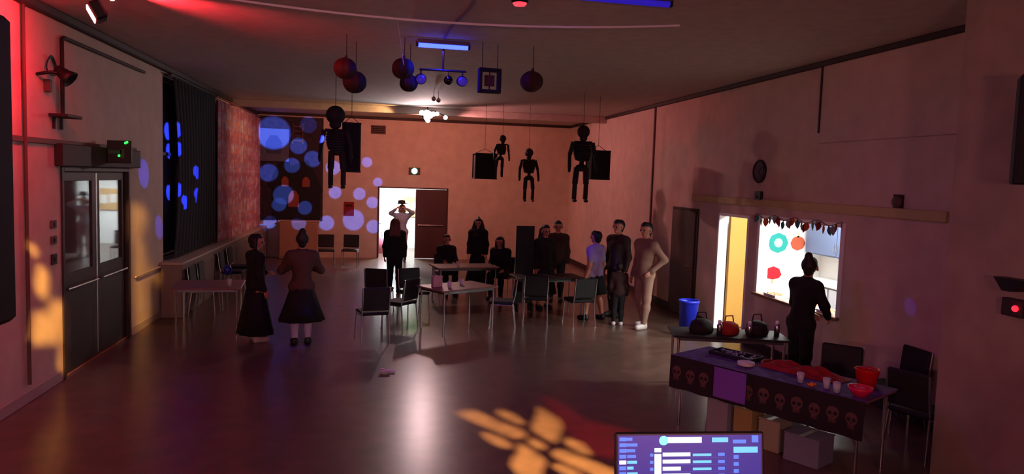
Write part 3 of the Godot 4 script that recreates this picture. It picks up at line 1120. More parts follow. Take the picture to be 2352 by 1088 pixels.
	for k in 2:
		s = begin()
		bx(s, Vector3(-0.012, 0.475, -0.475 + k * 0.95), Vector3(0.02, 0.9, 0.92), 0.004)
		var dr := part(wu, "door", s, blue)
		s = begin(false)
		tube(s, [Vector3(-0.04, 0.1, -0.05 + k * 0.1), Vector3(-0.04, 0.25, -0.05 + k * 0.1)], 0.008)
		part(dr, "handle", s, mat("chrome", Color.BLACK))
	var ct := thing("kitchen_counter", "long white kitchen counter behind the hatch", "counter", Vector3(x1 - 0.62, 0, -9.8))
	s = begin()
	span(s, Vector3(0.03, 0, -2.7), Vector3(0.61, 0.86, 2.7))
	part(ct, "cabinet", s, mat("counter_grey", Color(0.5, 0.55, 0.62), 0.5))
	s = begin()
	span(s, Vector3(0, 0.86, -2.7), Vector3(0.615, 0.9, 2.7), 0.006)
	part(ct, "worktop", s, white)
	for k in 5:
		s = begin()
		bx(s, Vector3(0.02, 0.45, -2.16 + k * 1.08), Vector3(0.02, 0.76, 1.02), 0.004)
		part(ct, "door", s, mat("counter_door", Color(0.72, 0.75, 0.8), 0.5))
	var mw := thing("microwave_oven", "white microwave with dark window on the kitchen counter", "microwave", Vector3(x1 - 0.3, 0.9, -10.9))
	s = begin()
	bx(s, Vector3(0, 0.15, 0), Vector3(0.4, 0.3, 0.52), 0.012)
	part(mw, "case", s, white)
	s = begin()
	bx(s, Vector3(-0.203, 0.16, -0.06), Vector3(0.012, 0.2, 0.34), 0.004)
	part(mw, "door_glass", s, mat("black_gloss", Color(0.03, 0.03, 0.035), 0.2))
	s = begin(false)
	tube(s, [Vector3(-0.22, 0.06, 0.15), Vector3(-0.22, 0.26, 0.15)], 0.008)
	part(mw, "handle", s, mat("chrome", Color.BLACK))
	# bowls and trays of food on the hatch sill
	for k in 3:
		var tr := thing("serving_tray", ["white tray at the near end of the hatch sill", "pale tray on the hatch sill under the teal wreath", "white tray of food in the middle of the hatch sill"][k], "tray", Vector3(XR + 0.07, 0.9, [-8.8, -10.2, -9.3][k]), 0.0, "trays on the hatch sill")
		s = begin()
		bx(s, Vector3(0, 0.008, 0), Vector3(0.2, 0.014, 0.34), 0.004)
		part(tr, "base", s, white)
		s = begin()
		for q in [[0.095, 0, 0.012, 0.34], [-0.095, 0, 0.012, 0.34], [0, 0.165, 0.2, 0.012], [0, -0.165, 0.2, 0.012]]:
			bx(s, Vector3(q[0], 0.025, q[1]), Vector3(q[2], 0.03, q[3]), 0.003)
		part(tr, "rim", s, white)
		s = begin(false)
		for i in 6:
			ball(s, Vector3(-0.05 + 0.1 * (i % 2), 0.035, -0.1 + 0.1 * (i / 2)), Vector3(0.035, 0.025, 0.035), 8, 5)
		var food := part(tr, "buns", s, mat("bun", Color(0.8, 0.55, 0.35), 0.8))
		food.set_meta("kind", "stuff")
	# garland along the top of the hatch
	var ga := thing("leaf_garland", "garland of orange, teal and grey paper leaves along the hatch top", "garland", Vector3(XR - 0.05, 2.1, -9.6))
	s = begin(false)
	var pts := []
	for k in 25:
		pts.append(Vector3(0, 0.03 * cos(k * PI / 3.0), -1.1 + k * 2.2 / 24))
	tube(s, pts, 0.006, 6)
	part(ga, "string", s, mat("twine", Color(0.4, 0.35, 0.3), 0.9))
	var leaf := PackedVector2Array([Vector2(0, 0.0), Vector2(0.05, -0.05), Vector2(0.035, -0.1), Vector2(0, -0.14), Vector2(-0.035, -0.1), Vector2(-0.05, -0.05)])
	for k in 24:
		s = begin()
		slab(s, leaf, 0.004, Transform3D(Basis(Vector3.UP, PI / 2 + 0.3 * sin(k * 2.1)) * Basis(Vector3.BACK, 0.5 * sin(k * 1.7)), Vector3(-0.012, 0.03 * cos(k * PI / 3.0), -1.1 + k * 2.2 / 24)))
		part(ga, "paper_leaf", s, [mat("leaf_orange", Color(0.72, 0.30, 0.14), 0.9), mat("leaf_teal", Color(0.2, 0.42, 0.42), 0.9), mat("leaf_grey", Color(0.5, 0.5, 0.52), 0.9), mat("leaf_red", Color(0.45, 0.12, 0.12), 0.9)][k % 4])

# ------------------------------------------------------------------ lamps in view
func ceiling_lamps() -> void:
	var black := mat("black_metal", Color.BLACK)
	# red flood under the ceiling by the left wall
	var t := thing("red_par_lamp", "red flood lamp glowing under the ceiling above the double doors", "stage light", Vector3(-2.72, HC, -7.84))
	var s := begin(false)
	tube(s, [Vector3(0, 0, 0), Vector3(0, -0.16, 0)], 0.018)
	part(t, "bracket", s, black)
	var rd := Vector3(-0.78, -0.45, 0.28).normalized()
	var rb := Basis.looking_at(-rd, Vector3.UP)
	s = begin()
	bx(s, Vector3(0, -0.24, 0), Vector3(0.26, 0.18, 0.12), 0.02, rb)
	part(t, "housing", s, black)
	s = begin()
	bx(s, Vector3(0, -0.24, 0) + rd * 0.066, Vector3(0.23, 0.15, 0.012), 0.004, rb)
	part(t, "lamp_face", s, glow("red_face", Color(1.0, 0.45, 0.42), 14.0))
	var lp := Vector3(-2.72, HC - 0.24, -7.84)
	area(t, lp + rd * 0.09, lp + rd, Vector2(0.23, 0.15), Color(1.0, 0.15, 0.24), 6.0)
	# small lens and arm added to the lamp to throw red along the ceiling
	s = begin(false)
	tube(s, [Vector3(0, -0.1, 0), Vector3(0.11, -0.1, -0.01)], 0.014)
	part(t, "side_arm", s, black)
	s = begin(false)
	ball(s, Vector3(0.125, -0.1, -0.01), Vector3(0.03, 0.03, 0.03), 10, 7)
	part(t, "lamp_lens", s, glow("added_red_lens", Color(1.0, 0.45, 0.42), 10.0))
	spot(t, Vector3(-2.55, HC - 0.1, -7.86), Vector3(-1.75, HC + 0.13, -8.7), Color(1.0, 0.18, 0.24), 14.0, 30.0, 1.0, 0.03)
	# red lamp at the top of the picture
	t = thing("red_ceiling_lamp", "small round red lamp on the ceiling in the middle of the hall", "stage light", Vector3(1.2, HC, -6.7))
	s = begin(false)
	lathe(s, [Vector2(0, 0), Vector2(0.07, 0), Vector2(0.08, -0.03), Vector2(0.08, -0.12), Vector2(0.065, -0.13)], Transform3D(), 18)
	part(t, "can", s, black)
	s = begin(false)
	lathe(s, [Vector2(0.066, -0.128), Vector2(0.05, -0.15), Vector2(0, -0.16)], Transform3D(), 18)
	part(t, "lamp_lens", s, glow("red_lens", Color(1.0, 0.2, 0.25), 2.5))
	spot(t, Vector3(1.2, HC - 0.18, -6.7), Vector3(1.25, 0, -8.0), Color(1.0, 0.12, 0.2), 0.8, 75.0, 0.4, 0.06)
	# ultraviolet tubes
	for k in 2:
		var at := Vector3(0.73, HC - 0.09, -9.4) if k == 0 else Vector3(1.95, HC - 0.07, -6.55)
		t = thing("ultraviolet_tube", "glowing blue ultraviolet tube under the ceiling in the hall's middle" if k == 0 else "violet tube light on the ceiling nearest the stage", "tube light", at, 0.03, "ultraviolet tubes")
		var half := 0.31 if k == 0 else 0.62
		s = begin()
		bx(s, Vector3(0, 0.045, 0), Vector3(half * 2 + 0.04, 0.05, 0.07), 0.008)
		part(t, "batten", s, mat("batten_grey", Color(0.3, 0.3, 0.34), 0.5))
		s = begin(false)
		tube(s, [Vector3(-half, 0, 0.0), Vector3(half, 0, 0.0)], 0.03, 12)
		part(t, "glow_tube", s, glow("uv_tube_%d" % k, Color(0.16, 0.22, 1.0) if k == 0 else Color(0.25, 0.16, 1.0), 9.0 if k == 0 else 0.35))
		for sx in [-1.0, 1.0]:
			s = begin()
			bx(s, Vector3(sx * (half + 0.015), 0.01, 0), Vector3(0.03, 0.07, 0.05), 0.006)
			part(t, "end_cap", s, black)
		area(t, at + Vector3(0, -0.03, 0), at + Vector3(0, -2, 0), Vector2(half * 2, 0.04), Color(0.16, 0.14, 1.0), 2.5 if k == 0 else 0.5)
	# cable from the tube along the ceiling
	s = begin(false)
	tube(s, [Vector3(0.74, HC - 0.012, -9.3), Vector3(0.76, HC - 0.012, -8.5), Vector3(0.84, HC - 0.012, -7.6), Vector3(0.9, HC - 0.012, -5.5)], 0.011, 6)
	tag(part(self, "tube_cable", s, mat("cable_violet", Color(0.45, 0.42, 0.62), 0.6)), "pale cable running along the ceiling from the blue tube", "cable")
	# the bright cluster lamp
	t = thing("cluster_lamp", "dazzling white-orange cluster disco lamp hung near the far wall", "disco light", Vector3(1.1, HC, -18.7))
	s = begin(false)
	tube(s, [Vector3(0, 0, 0), Vector3(0, -0.1, 0)], 0.02)
	tube(s, [Vector3(-0.2, -0.1, 0), Vector3(0.2, -0.1, 0)], 0.02)
	part(t, "bracket", s, black)
	s = begin(false)
	ball(s, Vector3(0, -0.2, -0.03), Vector3(0.15, 0.09, 0.1), 14, 8)
	part(t, "housing", s, black)
	var lens := [Vector3(-0.02, -0.17, 0.06), Vector3(0.05, -0.2, 0.06), Vector3(-0.01, -0.26, 0.05), Vector3(0.15, -0.17, 0.05), Vector3(-0.14, -0.15, 0.04), Vector3(0.01, -0.33, 0.03), Vector3(0.24, -0.16, 0.03)]
	for i in lens.size():
		s = begin(false)
		ball(s, lens[i], Vector3.ONE * [0.095, 0.09, 0.085, 0.06, 0.065, 0.06, 0.05][i], 10, 7)
		part(t, "lamp_lens", s, glow("hot_lens", Color(1.0, 0.90, 0.92), 9.0))
	s = begin(false)
	tube(s, [Vector3(0.2, -0.1, 0), Vector3(0.43, -0.2, 0.0)], 0.012)
	part(t, "side_arm", s, black)
	s = begin(false)
	ball(s, Vector3(0.45, -0.24, 0.02), Vector3.ONE * 0.055, 12, 8)
	part(t, "side_lamp", s, glow("side_lamp", Color(1, 0.95, 0.92), 3.0))
	var c := Vector3(1.1, HC - 0.22, -18.7)
	spot(t, c + Vector3(0.0, -0.06, -0.16), Vector3(1.0, 2.6, ZB), Color(1.0, 0.58, 0.50), 9.0, 72.0, 0.5, 0.06)
	spot(t, c + Vector3(-0.3, 0.02, 0.06), Vector3(-3.4, 4.14, -19.2), Color(1.0, 0.76, 0.52), 5.0, 24.0, 0.7, 0.03)
	spot(t, c + Vector3(-0.05, -0.3, 0.2), Vector3(0.0, 4.26, -16.6), Color(0.98, 0.96, 1.0), 3.2, 62.0, 0.9, 0.05)
	spot(t, c + Vector3(-0.25, -0.12, 0.05), Vector3(-3.5, 2.6, -19.6), Color(1.0, 0.66, 0.55), 7.0, 28.0, 0.7, 0.04)
	spot(t, c + Vector3(0.02, -0.1, 0.15), Vector3(1.0, 0.0, -10.0), Color(1.0, 0.75, 0.72), 4.0, 60.0, 0.6, 0.05)
	spot(t, c + Vector3(0.32, -0.1, 0.0), Vector3(XR, 2.0, -18.0), Color(1.0, 0.62, 0.62), 10.0, 55.0, 0.6, 0.05)
	# twin-headed effect light with a mirror ball
	t = thing("effect_light_bar", "dark bar with two violet lenses and a small mirror ball", "disco light", Vector3(0.75, HC, -9.6))
	s = begin(false)
	tube(s, [Vector3(0, 0, 0), Vector3(0, -0.36, 0)], 0.012)
	tube(s, [Vector3(-0.3, -0.36, 0), Vector3(0.3, -0.36, 0)], 0.014)
	part(t, "frame", s, black)
	for x in [-0.28, 0.25]:
		s = begin(false)
		ball(s, Vector3(x, -0.48, -0.03), Vector3(0.075, 0.07, 0.08), 12, 8)
		var hd := part(t, "lamp_head", s, black)
		s = begin(false)
		ball(s, Vector3(x, -0.49, 0.035), Vector3(0.062, 0.058, 0.03), 12, 8)
		part(hd, "lens", s, glow("violet_lens", Color(0.30, 0.18, 0.85), 0.35))
		s = begin(false)
		tube(s, [Vector3(x, -0.36, 0), Vector3(x, -0.44, 0)], 0.01)
		part(hd, "yoke", s, black)
	s = begin(true)
	s.set_smooth_group(-1)
	var p := []
	for i in 9:
		p.append(Vector2(cos(PI * i / 8 - PI / 2) if i > 0 and i < 8 else 0.0, sin(PI * i / 8 - PI / 2)) * 0.06)
	lathe(s, p, Transform3D(Basis(), Vector3(0.07, -0.48, 0.0)), 14)
	part(t, "mirror_ball", s, mat("mirror_tile", Color(0.25, 0.24, 0.26), 0.15, 1.0))
	s = begin(false)
	tube(s, [Vector3(0.07, -0.36, 0), Vector3(0.07, -0.43, 0)], 0.004, 5)
	part(t, "thread", s, black)
	# its blue beams: centres and radii of the pools on the far wall (x, y), the left wall (z, y) and elsewhere
	var from := Vector3(0.75, HC - 0.5, -9.82)
	for q in [[-3.15, 3.65, 0.52, 900], [-2.16, 3.93, 0.26, 250], [-2.44, 3.3, 0.26, 900], [-2.03, 2.93, 0.26, 900], [-2.62, 2.72, 0.24, 900], [-3.28, 2.48, 0.28, 900], [-2.86, 1.84, 0.31, 900], [-0.44, 2.9, 0.17, 250], [-0.65, 1.94, 0.2, 250], [-1.43, 2.7, 0.23, 250], [-0.81, 1.15, 0.34, 250], [-0.26, 1.69, 0.19, 250], [-0.22, 0.96, 0.22, 250], [-2.48, 0.94, 0.23, 250], [-1.6, 1.04, 0.24, 250], [-3.23, 1.03, 0.2, 250], [-0.11, 2.31, 0.15, 250], [-2.98, 1.55, 0.22, 900], [-1.36, 1.96, 0.2, 250], [-3.47, 0.83, 0.15, 250], [-2.24, 1.47, 0.22, 900]]:
		pool(t, from, Vector3(q[0], q[1], ZB), q[2], Color(0.32, 0.48, 1.0), q[3], 0.35)
	for q in [[-13.93, 3.19, 0.16, 1300], [-14.01, 2.85, 0.14, 1300], [-15.32, 2.43, 0.14, 1300], [-15.38, 1.96, 0.16, 1300], [-14.0, 2.12, 0.14, 1300], [-12.42, 2.44, 0.24, 30], [-13.21, 1.54, 0.2, 30], [-14.43, 1.87, 0.14, 1300]]:
		pool(t, from, Vector3(XL, q[1], q[0]), q[2], Color(0.20, 0.26, 1.0), q[3], 0.35)
	for q in [[5.84, 1.27, -7.24, 0.1], [4.29, 1.45, -12.65, 0.12], [3.77, 1.42, -12.81, 0.25], [5.84, 1.32, -6.55, 0.06], [-1.12, 0.25, -10.9, 0.22], [4.25, 1.76, -12.68, 0.1]]:
		pool(t, from, Vector3(q[0], q[1], q[2]), q[3], Color(0.34, 0.22, 1.0), 7.0, 0.5)

func pool(t: Node3D, from: Vector3, hit: Vector3, r: float, c: Color, energy: float, soft: float) -> void:
	spot(t, from, hit, c, energy, rad_to_deg(atan(r / hit.distance_to(from))), soft)

# ------------------------------------------------------------------ fittings on the walls
func wall_fittings() -> void:
	var black := mat("black_metal", Color.BLACK)
	var s: SurfaceTool
	# pipe and conduits by the left wall
	s = begin(false)
	tube(s, [Vector3(XL + 0.03, 0.2, -8.45), Vector3(XL + 0.03, HC - 0.1, -8.45)], 0.02)
	tag(part(self, "wall_pipe", s, mat("dull_trim", Color.BLACK)), "thin vertical pipe running up the red-lit left wall", "pipe")
	s = begin(false)
	tube(s, [Vector3(XL + 0.03, 3.1, -9.38), Vector3(XL + 0.03, 3.98, -9.38), Vector3(XL + 0.025, 4.0, -9.45), Vector3(XL + 0.02, 4.0, -12.4)], 0.024)
	tag(part(self, "wall_conduit", s, mat("dark_trim", Color.BLACK)), "dark conduit turning along the left wall below the ceiling", "conduit")
	var t := thing("wall_bracket", "small dark shelf bracket at the foot of the wall conduit", "bracket", Vector3(XL, 3.06, -9.28))
	s = begin()
	bx(s, Vector3(0.1, 0.03, 0), Vector3(0.2, 0.035, 0.42), 0.006)
	part(t, "plate", s, mat("dark_trim", Color.BLACK))
	s = begin()
	bx(s, Vector3(0.015, -0.05, 0.1), Vector3(0.03, 0.14, 0.03), 0.004)
	bx(s, Vector3(0.015, -0.05, -0.1), Vector3(0.03, 0.14, 0.03), 0.004)
	part(t, "support", s, mat("dark_trim", Color.BLACK))
	t = thing("wall_spotlight", "unlit black wall spotlight with coiled cable on the red-lit wall", "wall light", Vector3(XL, 3.5, -8.9))
	s = begin(false)
	tube(s, [Vector3(0, 0.0, 0.1), Vector3(0.14, 0.03, 0.1), Vector3(0.2, 0.03, 0.05)], 0.018)
	part(t, "arm", s, black)
	s = begin(false)
	lathe(s, [Vector2(0, 0.1), Vector2(0.05, 0.09), Vector2(0.07, -0.02), Vector2(0.1, -0.09), Vector2(0.092, -0.09), Vector2(0, 0.0)], Transform3D(Basis(Vector3.BACK, 0.9), Vector3(0.24, 0.02, 0.02)), 14)
	part(t, "head", s, black)
	s = begin(false)
	var pts := []
	for k in 60:
		var a := k * 0.42
		pts.append(Vector3(0.05 + 0.01 * sin(a * 2.0), 0.13 + (0.08 + k * 0.0006) * sin(a), -0.12 + (0.09 + k * 0.0006) * cos(a) - k * 0.0008))
	tube(s, pts, 0.006, 5)
	part(t, "coiled_cable", s, black)
	s = begin()
	bx(s, Vector3(0.03, -0.1, -0.1), Vector3(0.06, 0.14, 0.08), 0.008)
	part(t, "junction_box", s, mat("dull_trim", Color.BLACK))
	# switches by the doors
	for k in 3:
		t = thing("wall_switch", ["dark switch plate beside the double doors, lowest of three", "switch plate beside the double doors, middle of three", "switch plate beside the double doors, topmost of three"][k], "switch", Vector3(XL, [1.46, 1.68, 1.86][k], -9.14), PI / 2)
		s = begin()
		bx(s, Vector3(0, 0, 0.008), Vector3(0.14, 0.12 if k == 0 else 0.09, 0.016), 0.004)
		part(t, "plate", s, mat("dark_trim", Color.BLACK) if k == 0 else mat("dull_trim", Color.BLACK))
		s = begin()
		bx(s, Vector3(0, 0, 0.019), Vector3(0.03, 0.05, 0.012), 0.003)
		part(t, "rocker", s, black)
	# rail on the wall past the doors
	t = thing("hand_rail", "short pale handrail on the wall past the double doors", "handrail", Vector3(XL, 0.86, -12.45))
	s = begin(false)
	tube(s, [Vector3(0.06, 0.03, 0.65), Vector3(0.06, 0.03, -0.6)], 0.016)
	part(t, "bar", s, mat("pale_trim", Color.BLACK))
	for z in [0.5, -0.5]:
		s = begin(false)
		tube(s, [Vector3(0, 0, z), Vector3(0.06, 0.03, z)], 0.01)
		part(t, "bracket", s, black)
	# exit signs
	for k in 2:
		t = thing("exit_sign", "dim green exit sign standing out over the double doors" if k == 0 else "small bright green exit light over the far doors", "exit sign", Vector3(XL + 0.04, 2.73, -10.65) if k == 0 else Vector3(0.98, 2.62, ZB), 0.0, "exit signs")
		s = begin()
		if k == 0:
			bx(s, Vector3(0.2, 0.0, 0.05), Vector3(0.3, 0.3, 0.04), 0.008)
		else:
			bx(s, Vector3(0, 0.06, 0.03), Vector3(0.34, 0.2, 0.06), 0.01)
		part(t, "case", s, mat("sign_case", Color(0.08, 0.13, 0.09), 0.5))
		s = begin(false)
		if k == 0:
			for q in [Vector3(0.28, 0.12, 0.075), Vector3(0.3, 0.13, 0.075), Vector3(0.2, -0.05, 0.075)]:
				ball(s, q, Vector3.ONE * 0.016, 8, 6)
		else:
			ball(s, Vector3(0, 0.06, 0.07), Vector3(0.09, 0.09, 0.03), 12, 8)
		part(t, "lamp", s, glow("green_lamp_%d" % k, Color(0.2, 1.0, 0.35) if k == 0 else Color(0.45, 1.0, 0.65), 2.0 if k == 0 else 6.0))
		if k == 0:
			s = begin()
			bx(s, Vector3(0.15, 0.0, 0.072), Vector3(0.16, 0.05, 0.004))
			bx(s, Vector3(0.24, -0.02, 0.072), Vector3(0.05, 0.12, 0.004))
			part(t, "arrow", s, mat("sign_green", Color(0.15, 0.4, 0.2), 0.5))
			s = begin()
			bx(s, Vector3(0.025, 0, 0.05), Vector3(0.05, 0.04, 0.03))
			part(t, "bracket", s, black)
		else:
			spot(t, Vector3(0.98, 2.68, ZB + 0.13), Vector3(0.98, 2.0, ZB + 3), Color(0.2, 1.0, 0.4), 0.12, 80.0, 0.6, 0.05)
	# clock, boxes on the right wall
	t = thing("wall_clock", "round dark-rimmed clock on the right wall above the hatch", "clock", Vector3(XR, 2.79, -10.73), -PI / 2)
	s = begin(false)
	lathe(s, [Vector2(0, 0), Vector2(0.18, 0), Vector2(0.185, 0.03), Vector2(0.165, 0.05), Vector2(0.15, 0.035)], Transform3D(Basis(Vector3.RIGHT, PI / 2), Vector3.ZERO), 28)
	part(t, "rim", s, mat("clock_rim", Color(0.07, 0.06, 0.08), 0.4))
	s = begin(false)
	lathe(s, [Vector2(0.152, 0.03), Vector2(0, 0.03)], Transform3D(Basis(Vector3.RIGHT, PI / 2), Vector3.ZERO), 28)
	part(t, "face", s, mat("clock_face", Color(0.30, 0.27, 0.30), 0.6))
	for k in 2:
		s = begin()
		var a: float = [0.9, 2.4][k]
		bx(s, Vector3(sin(a), cos(a), 0) * [0.045, 0.06][k] + Vector3(0, 0, 0.036 + k * 0.003), Vector3(0.012, [0.09, 0.13][k], 0.003), 0, Basis(Vector3.BACK, -a))
		part(t, "clock_hand", s, black)
	t = thing("sensor_box", "small dark box on the wall directly under the clock", "alarm box", Vector3(XR, 2.41, -10.69), -PI / 2)
	s = begin()
	bx(s, Vector3(0, 0, 0.03), Vector3(0.17, 0.14, 0.06), 0.01)
	part(t, "case", s, mat("clock_rim", Color.BLACK))
	s = begin(false)
	ball(s, Vector3(0, -0.02, 0.062), Vector3(0.02, 0.02, 0.01), 8, 6)
	part(t, "lens", s, black)
	t = thing("alarm_sounder", "round alarm sounder on the right wall above the pale trim", "alarm", Vector3(XR, 2.43, -7.55), -PI / 2)
	s = begin(false)
	lathe(s, [Vector2(0, 0), Vector2(0.07, 0), Vector2(0.075, 0.03), Vector2(0.05, 0.06), Vector2(0, 0.07)], Transform3D(Basis(Vector3.RIGHT, PI / 2), Vector3.ZERO), 18)
	part(t, "dome", s, mat("dull_trim", Color.BLACK))
	s = begin()
	bx(s, Vector3(0, 0, 0.006), Vector3(0.17, 0.17, 0.012), 0.003)
	part(t, "base_plate", s, mat("dark_trim", Color.BLACK))
	# wall notice beside the stage wall
	t = thing("power_panel", "black control box with a red pilot light on the stage wall", "control box", Vector3(4.95, 1.70, -4.84), -PI / 2)
	s = begin()
	slab(s, PackedVector2Array([Vector2(-0.25, 0.2), Vector2(0.04, 0.2), Vector2(0.02, 0.16), Vector2(-0.08, 0.1), Vector2(-0.16, 0.1)]), 0.12, Transform3D(Basis(), Vector3(0, 0, 0.06)))
	part(t, "bracket", s, black)
	s = begin()
	bx(s, Vector3(0.12, -0.0, 0.03), Vector3(0.1, 0.12, 0.06), 0.01)
	part(t, "socket", s, black)
	s = begin()
	bx(s, Vector3(-0.12, -0.03, 0.03), Vector3(0.2, 0.14, 0.06), 0.01)
	part(t, "case", s, mat("dark_trim", Color.BLACK))
	s = begin(false)
	ball(s, Vector3(-0.07, -0.03, 0.07), Vector3.ONE * 0.025, 10, 7)
	part(t, "pilot_light", s, glow("pilot", Color(1.0, 0.12, 0.18), 3.0))
	spot(t, Vector3(4.95 - 0.11, 1.67, -4.91), Vector3(4.0, 1.6, -5.0), Color(1, 0.05, 0.1), 0.02, 80.0, 0.5, 0.025)
	# white streamers under the ceiling
	for k in 2:
		pts = []
		for i in 21:
			var u := i / 20.0
			if k == 0:
				pts.append(Vector3(lerpf(-2.3, 3.1, u), 4.238 - 0.6 * u * (1 - u), -7.5 - 0.1 * u))
			else:
				pts.append(Vector3(0.14 + 0.1 * u, 4.25 - 0.35 * u, lerpf(-8.4, -9.3, u)))
		s = begin(false)
		tube(s, pts, 0.013 if k == 0 else 0.004, 6)
		tag(part(self, "streamer", s, mat("white_cord", Color(0.9, 0.88, 0.92), 0.6)), "white cord sagging across the hall below the ceiling" if k == 0 else "thin pale thread running along the ceiling to a hanging ball", "streamer")

# ------------------------------------------------------------------ display on the far wall
func back_display() -> void:
	var t := thing("display_backdrop", "dark painted backdrop with arched haunted house on the far wall", "backdrop", Vector3(-2.65, 1.1, ZB + 0.01))
	var s := begin()
	bx(s, Vector3(0, 1.52, 0.015), Vector3(1.86, 3.05, 0.03), 0.004)
	part(t, "cloth", s, grainy("backdrop_cloth", Color(0.14, 0.13, 0.17), Color(0.26, 0.18, 0.20), 0.95, 0.03, 0.8, 0.0, 31))
	var black := mat("black_card", Color(0.10, 0.09, 0.10), 0.9)
	s = begin()
	slab(s, PackedVector2Array([Vector2(-0.5, 0), Vector2(-0.5, 0.9), Vector2(-0.62, 0.95), Vector2(-0.1, 2.15), Vector2(0.0, 1.55), Vector2(0.5, 1.75), Vector2(0.95, 0.85), Vector2(0.86, 0.8), Vector2(0.86, 0)]), 0.02, Transform3D(Basis(), Vector3(0, 0.05, 0.045)))
	part(t, "house_cutout", s, black)
	for q in [[-0.15, 0.95, 0.2, 0.3], [0.45, 0.95, 0.22, 0.3], [0.1, 0.35, 0.3, 0.5]]:
		var arch := PackedVector2Array([Vector2(-q[2] / 2, 0), Vector2(q[2] / 2, 0), Vector2(q[2] / 2, q[3] * 0.65), Vector2(q[2] / 4, q[3] * 0.92), Vector2(0, q[3]), Vector2(-q[2] / 4, q[3] * 0.92), Vector2(-q[2] / 2, q[3] * 0.65)])
		s = begin()
		slab(s, arch, 0.012, Transform3D(Basis(), Vector3(q[0], q[1] + 0.05, 0.062)))
		part(t, "arched_window", s, mat("card_rust", Color(0.55, 0.28, 0.20), 0.9))
	s = begin()
	for k in 4:
		bx(s, Vector3(0.2, 2.35 + k * 0.14, 0.05), Vector3(0.3, 0.03, 0.02))
	bx(s, Vector3(0.06, 2.56, 0.05), Vector3(0.03, 0.6, 0.02))
	bx(s, Vector3(0.34, 2.56, 0.05), Vector3(0.03, 0.6, 0.02))
	part(t, "paper_ladder", s, mat("card_brown", Color(0.4, 0.28, 0.24), 0.9))
	var pc := thing("square_poster", "pale square poster in the top corner of the dark backdrop", "poster", Vector3(-3.12, 3.3, ZB + 0.075))
	s = begin()
	bx(s, Vector3(0, 0, 0.012), Vector3(0.85, 0.95, 0.024), 0.004)
	part(pc, "sheet", s, mat("poster_pale", Color(0.36, 0.37, 0.42), 0.9))
	s = begin()
	slab(s, PackedVector2Array([Vector2(-0.2, -0.25), Vector2(0.2, -0.25), Vector2(0.24, 0.05), Vector2(0.1, 0.28), Vector2(-0.1, 0.28), Vector2(-0.24, 0.05)]), 0.006, Transform3D(Basis(), Vector3(0, 0, 0.028)))
	part(pc, "ghost_print", s, mat("poster_grey", Color(0.26, 0.28, 0.36), 0.9))
	# low cupboard in front of it
	var cb := thing("low_cupboard", "low pale cupboard against the far wall below the backdrop", "cupboard", Vector3(-2.35, 0, ZB + 0.33))
	s = begin()
	bx(s, Vector3(0, 0.55, 0), Vector3(1.1, 1.08, 0.42), 0.008)
	part(cb, "body", s, mat("cupboard_wood", Color(0.66, 0.50, 0.40), 0.6))
	s = begin()
	bx(s, Vector3(0, 1.105, 0), Vector3(1.16, 0.03, 0.46), 0.006)
	part(cb, "top", s, mat("cupboard_top", Color(0.74, 0.60, 0.50), 0.6))
	for k in 2:
		s = begin()
		bx(s, Vector3(-0.27 + 0.54 * k, 0.56, 0.217), Vector3(0.52, 0.98, 0.02), 0.004)
		var d := part(cb, "door", s, mat("cupboard_door", Color(0.62, 0.46, 0.36), 0.6))
		s = begin(false)
		ball(s, Vector3(-0.05 + 0.1 * k, 0.6, 0.24), Vector3.ONE * 0.018, 8, 6)
		part(d, "knob", s, mat("chrome", Color.BLACK))
	# red paper on the far wall
	var rp := thing("red_notice", "small dark red notice on the far wall beside the bright doorway", "notice", Vector3(-0.95, 1.48, ZB))
	s = begin()
	bx(s, Vector3(0, 0, 0.008), Vector3(0.3, 0.42, 0.014), 0.002)
	part(rp, "sheet", s, mat("notice_red", Color(0.5, 0.08, 0.07), 0.9))
	s = begin()
	bx(s, Vector3(0, 0.1, 0.017), Vector3(0.2, 0.06, 0.003))
	part(rp, "heading", s, mat("notice_dark", Color(0.2, 0.04, 0.04), 0.9))
	var vent := thing("wall_vent", "small dark ventilation grille high on the far wall", "vent", Vector3(-0.12, 3.88, ZB))
	s = begin()
	bx(s, Vector3(0, 0, 0.01), Vector3(0.44, 0.26, 0.02), 0.004)
	part(vent, "frame", s, mat("dull_trim", Color.BLACK))
	for k in 4:
		s = begin()
		bx(s, Vector3(0, -0.085 + k * 0.056, 0.026), Vector3(0.38, 0.03, 0.014), 0, Basis(Vector3.RIGHT, 0.5))
		part(vent, "slat", s, mat("dark_trim", Color.BLACK))

# ------------------------------------------------------------------ things hung from the ceiling
func thread(t: Node3D, from: Vector3, y_world: float) -> void:
	var s := begin(false)
	tube(s, [from, Vector3(from.x, HC - y_world, from.z)], 0.0045, 5)
	part(t, "thread", s, mat("thread_dark", Color(0.06, 0.05, 0.05), 0.9))

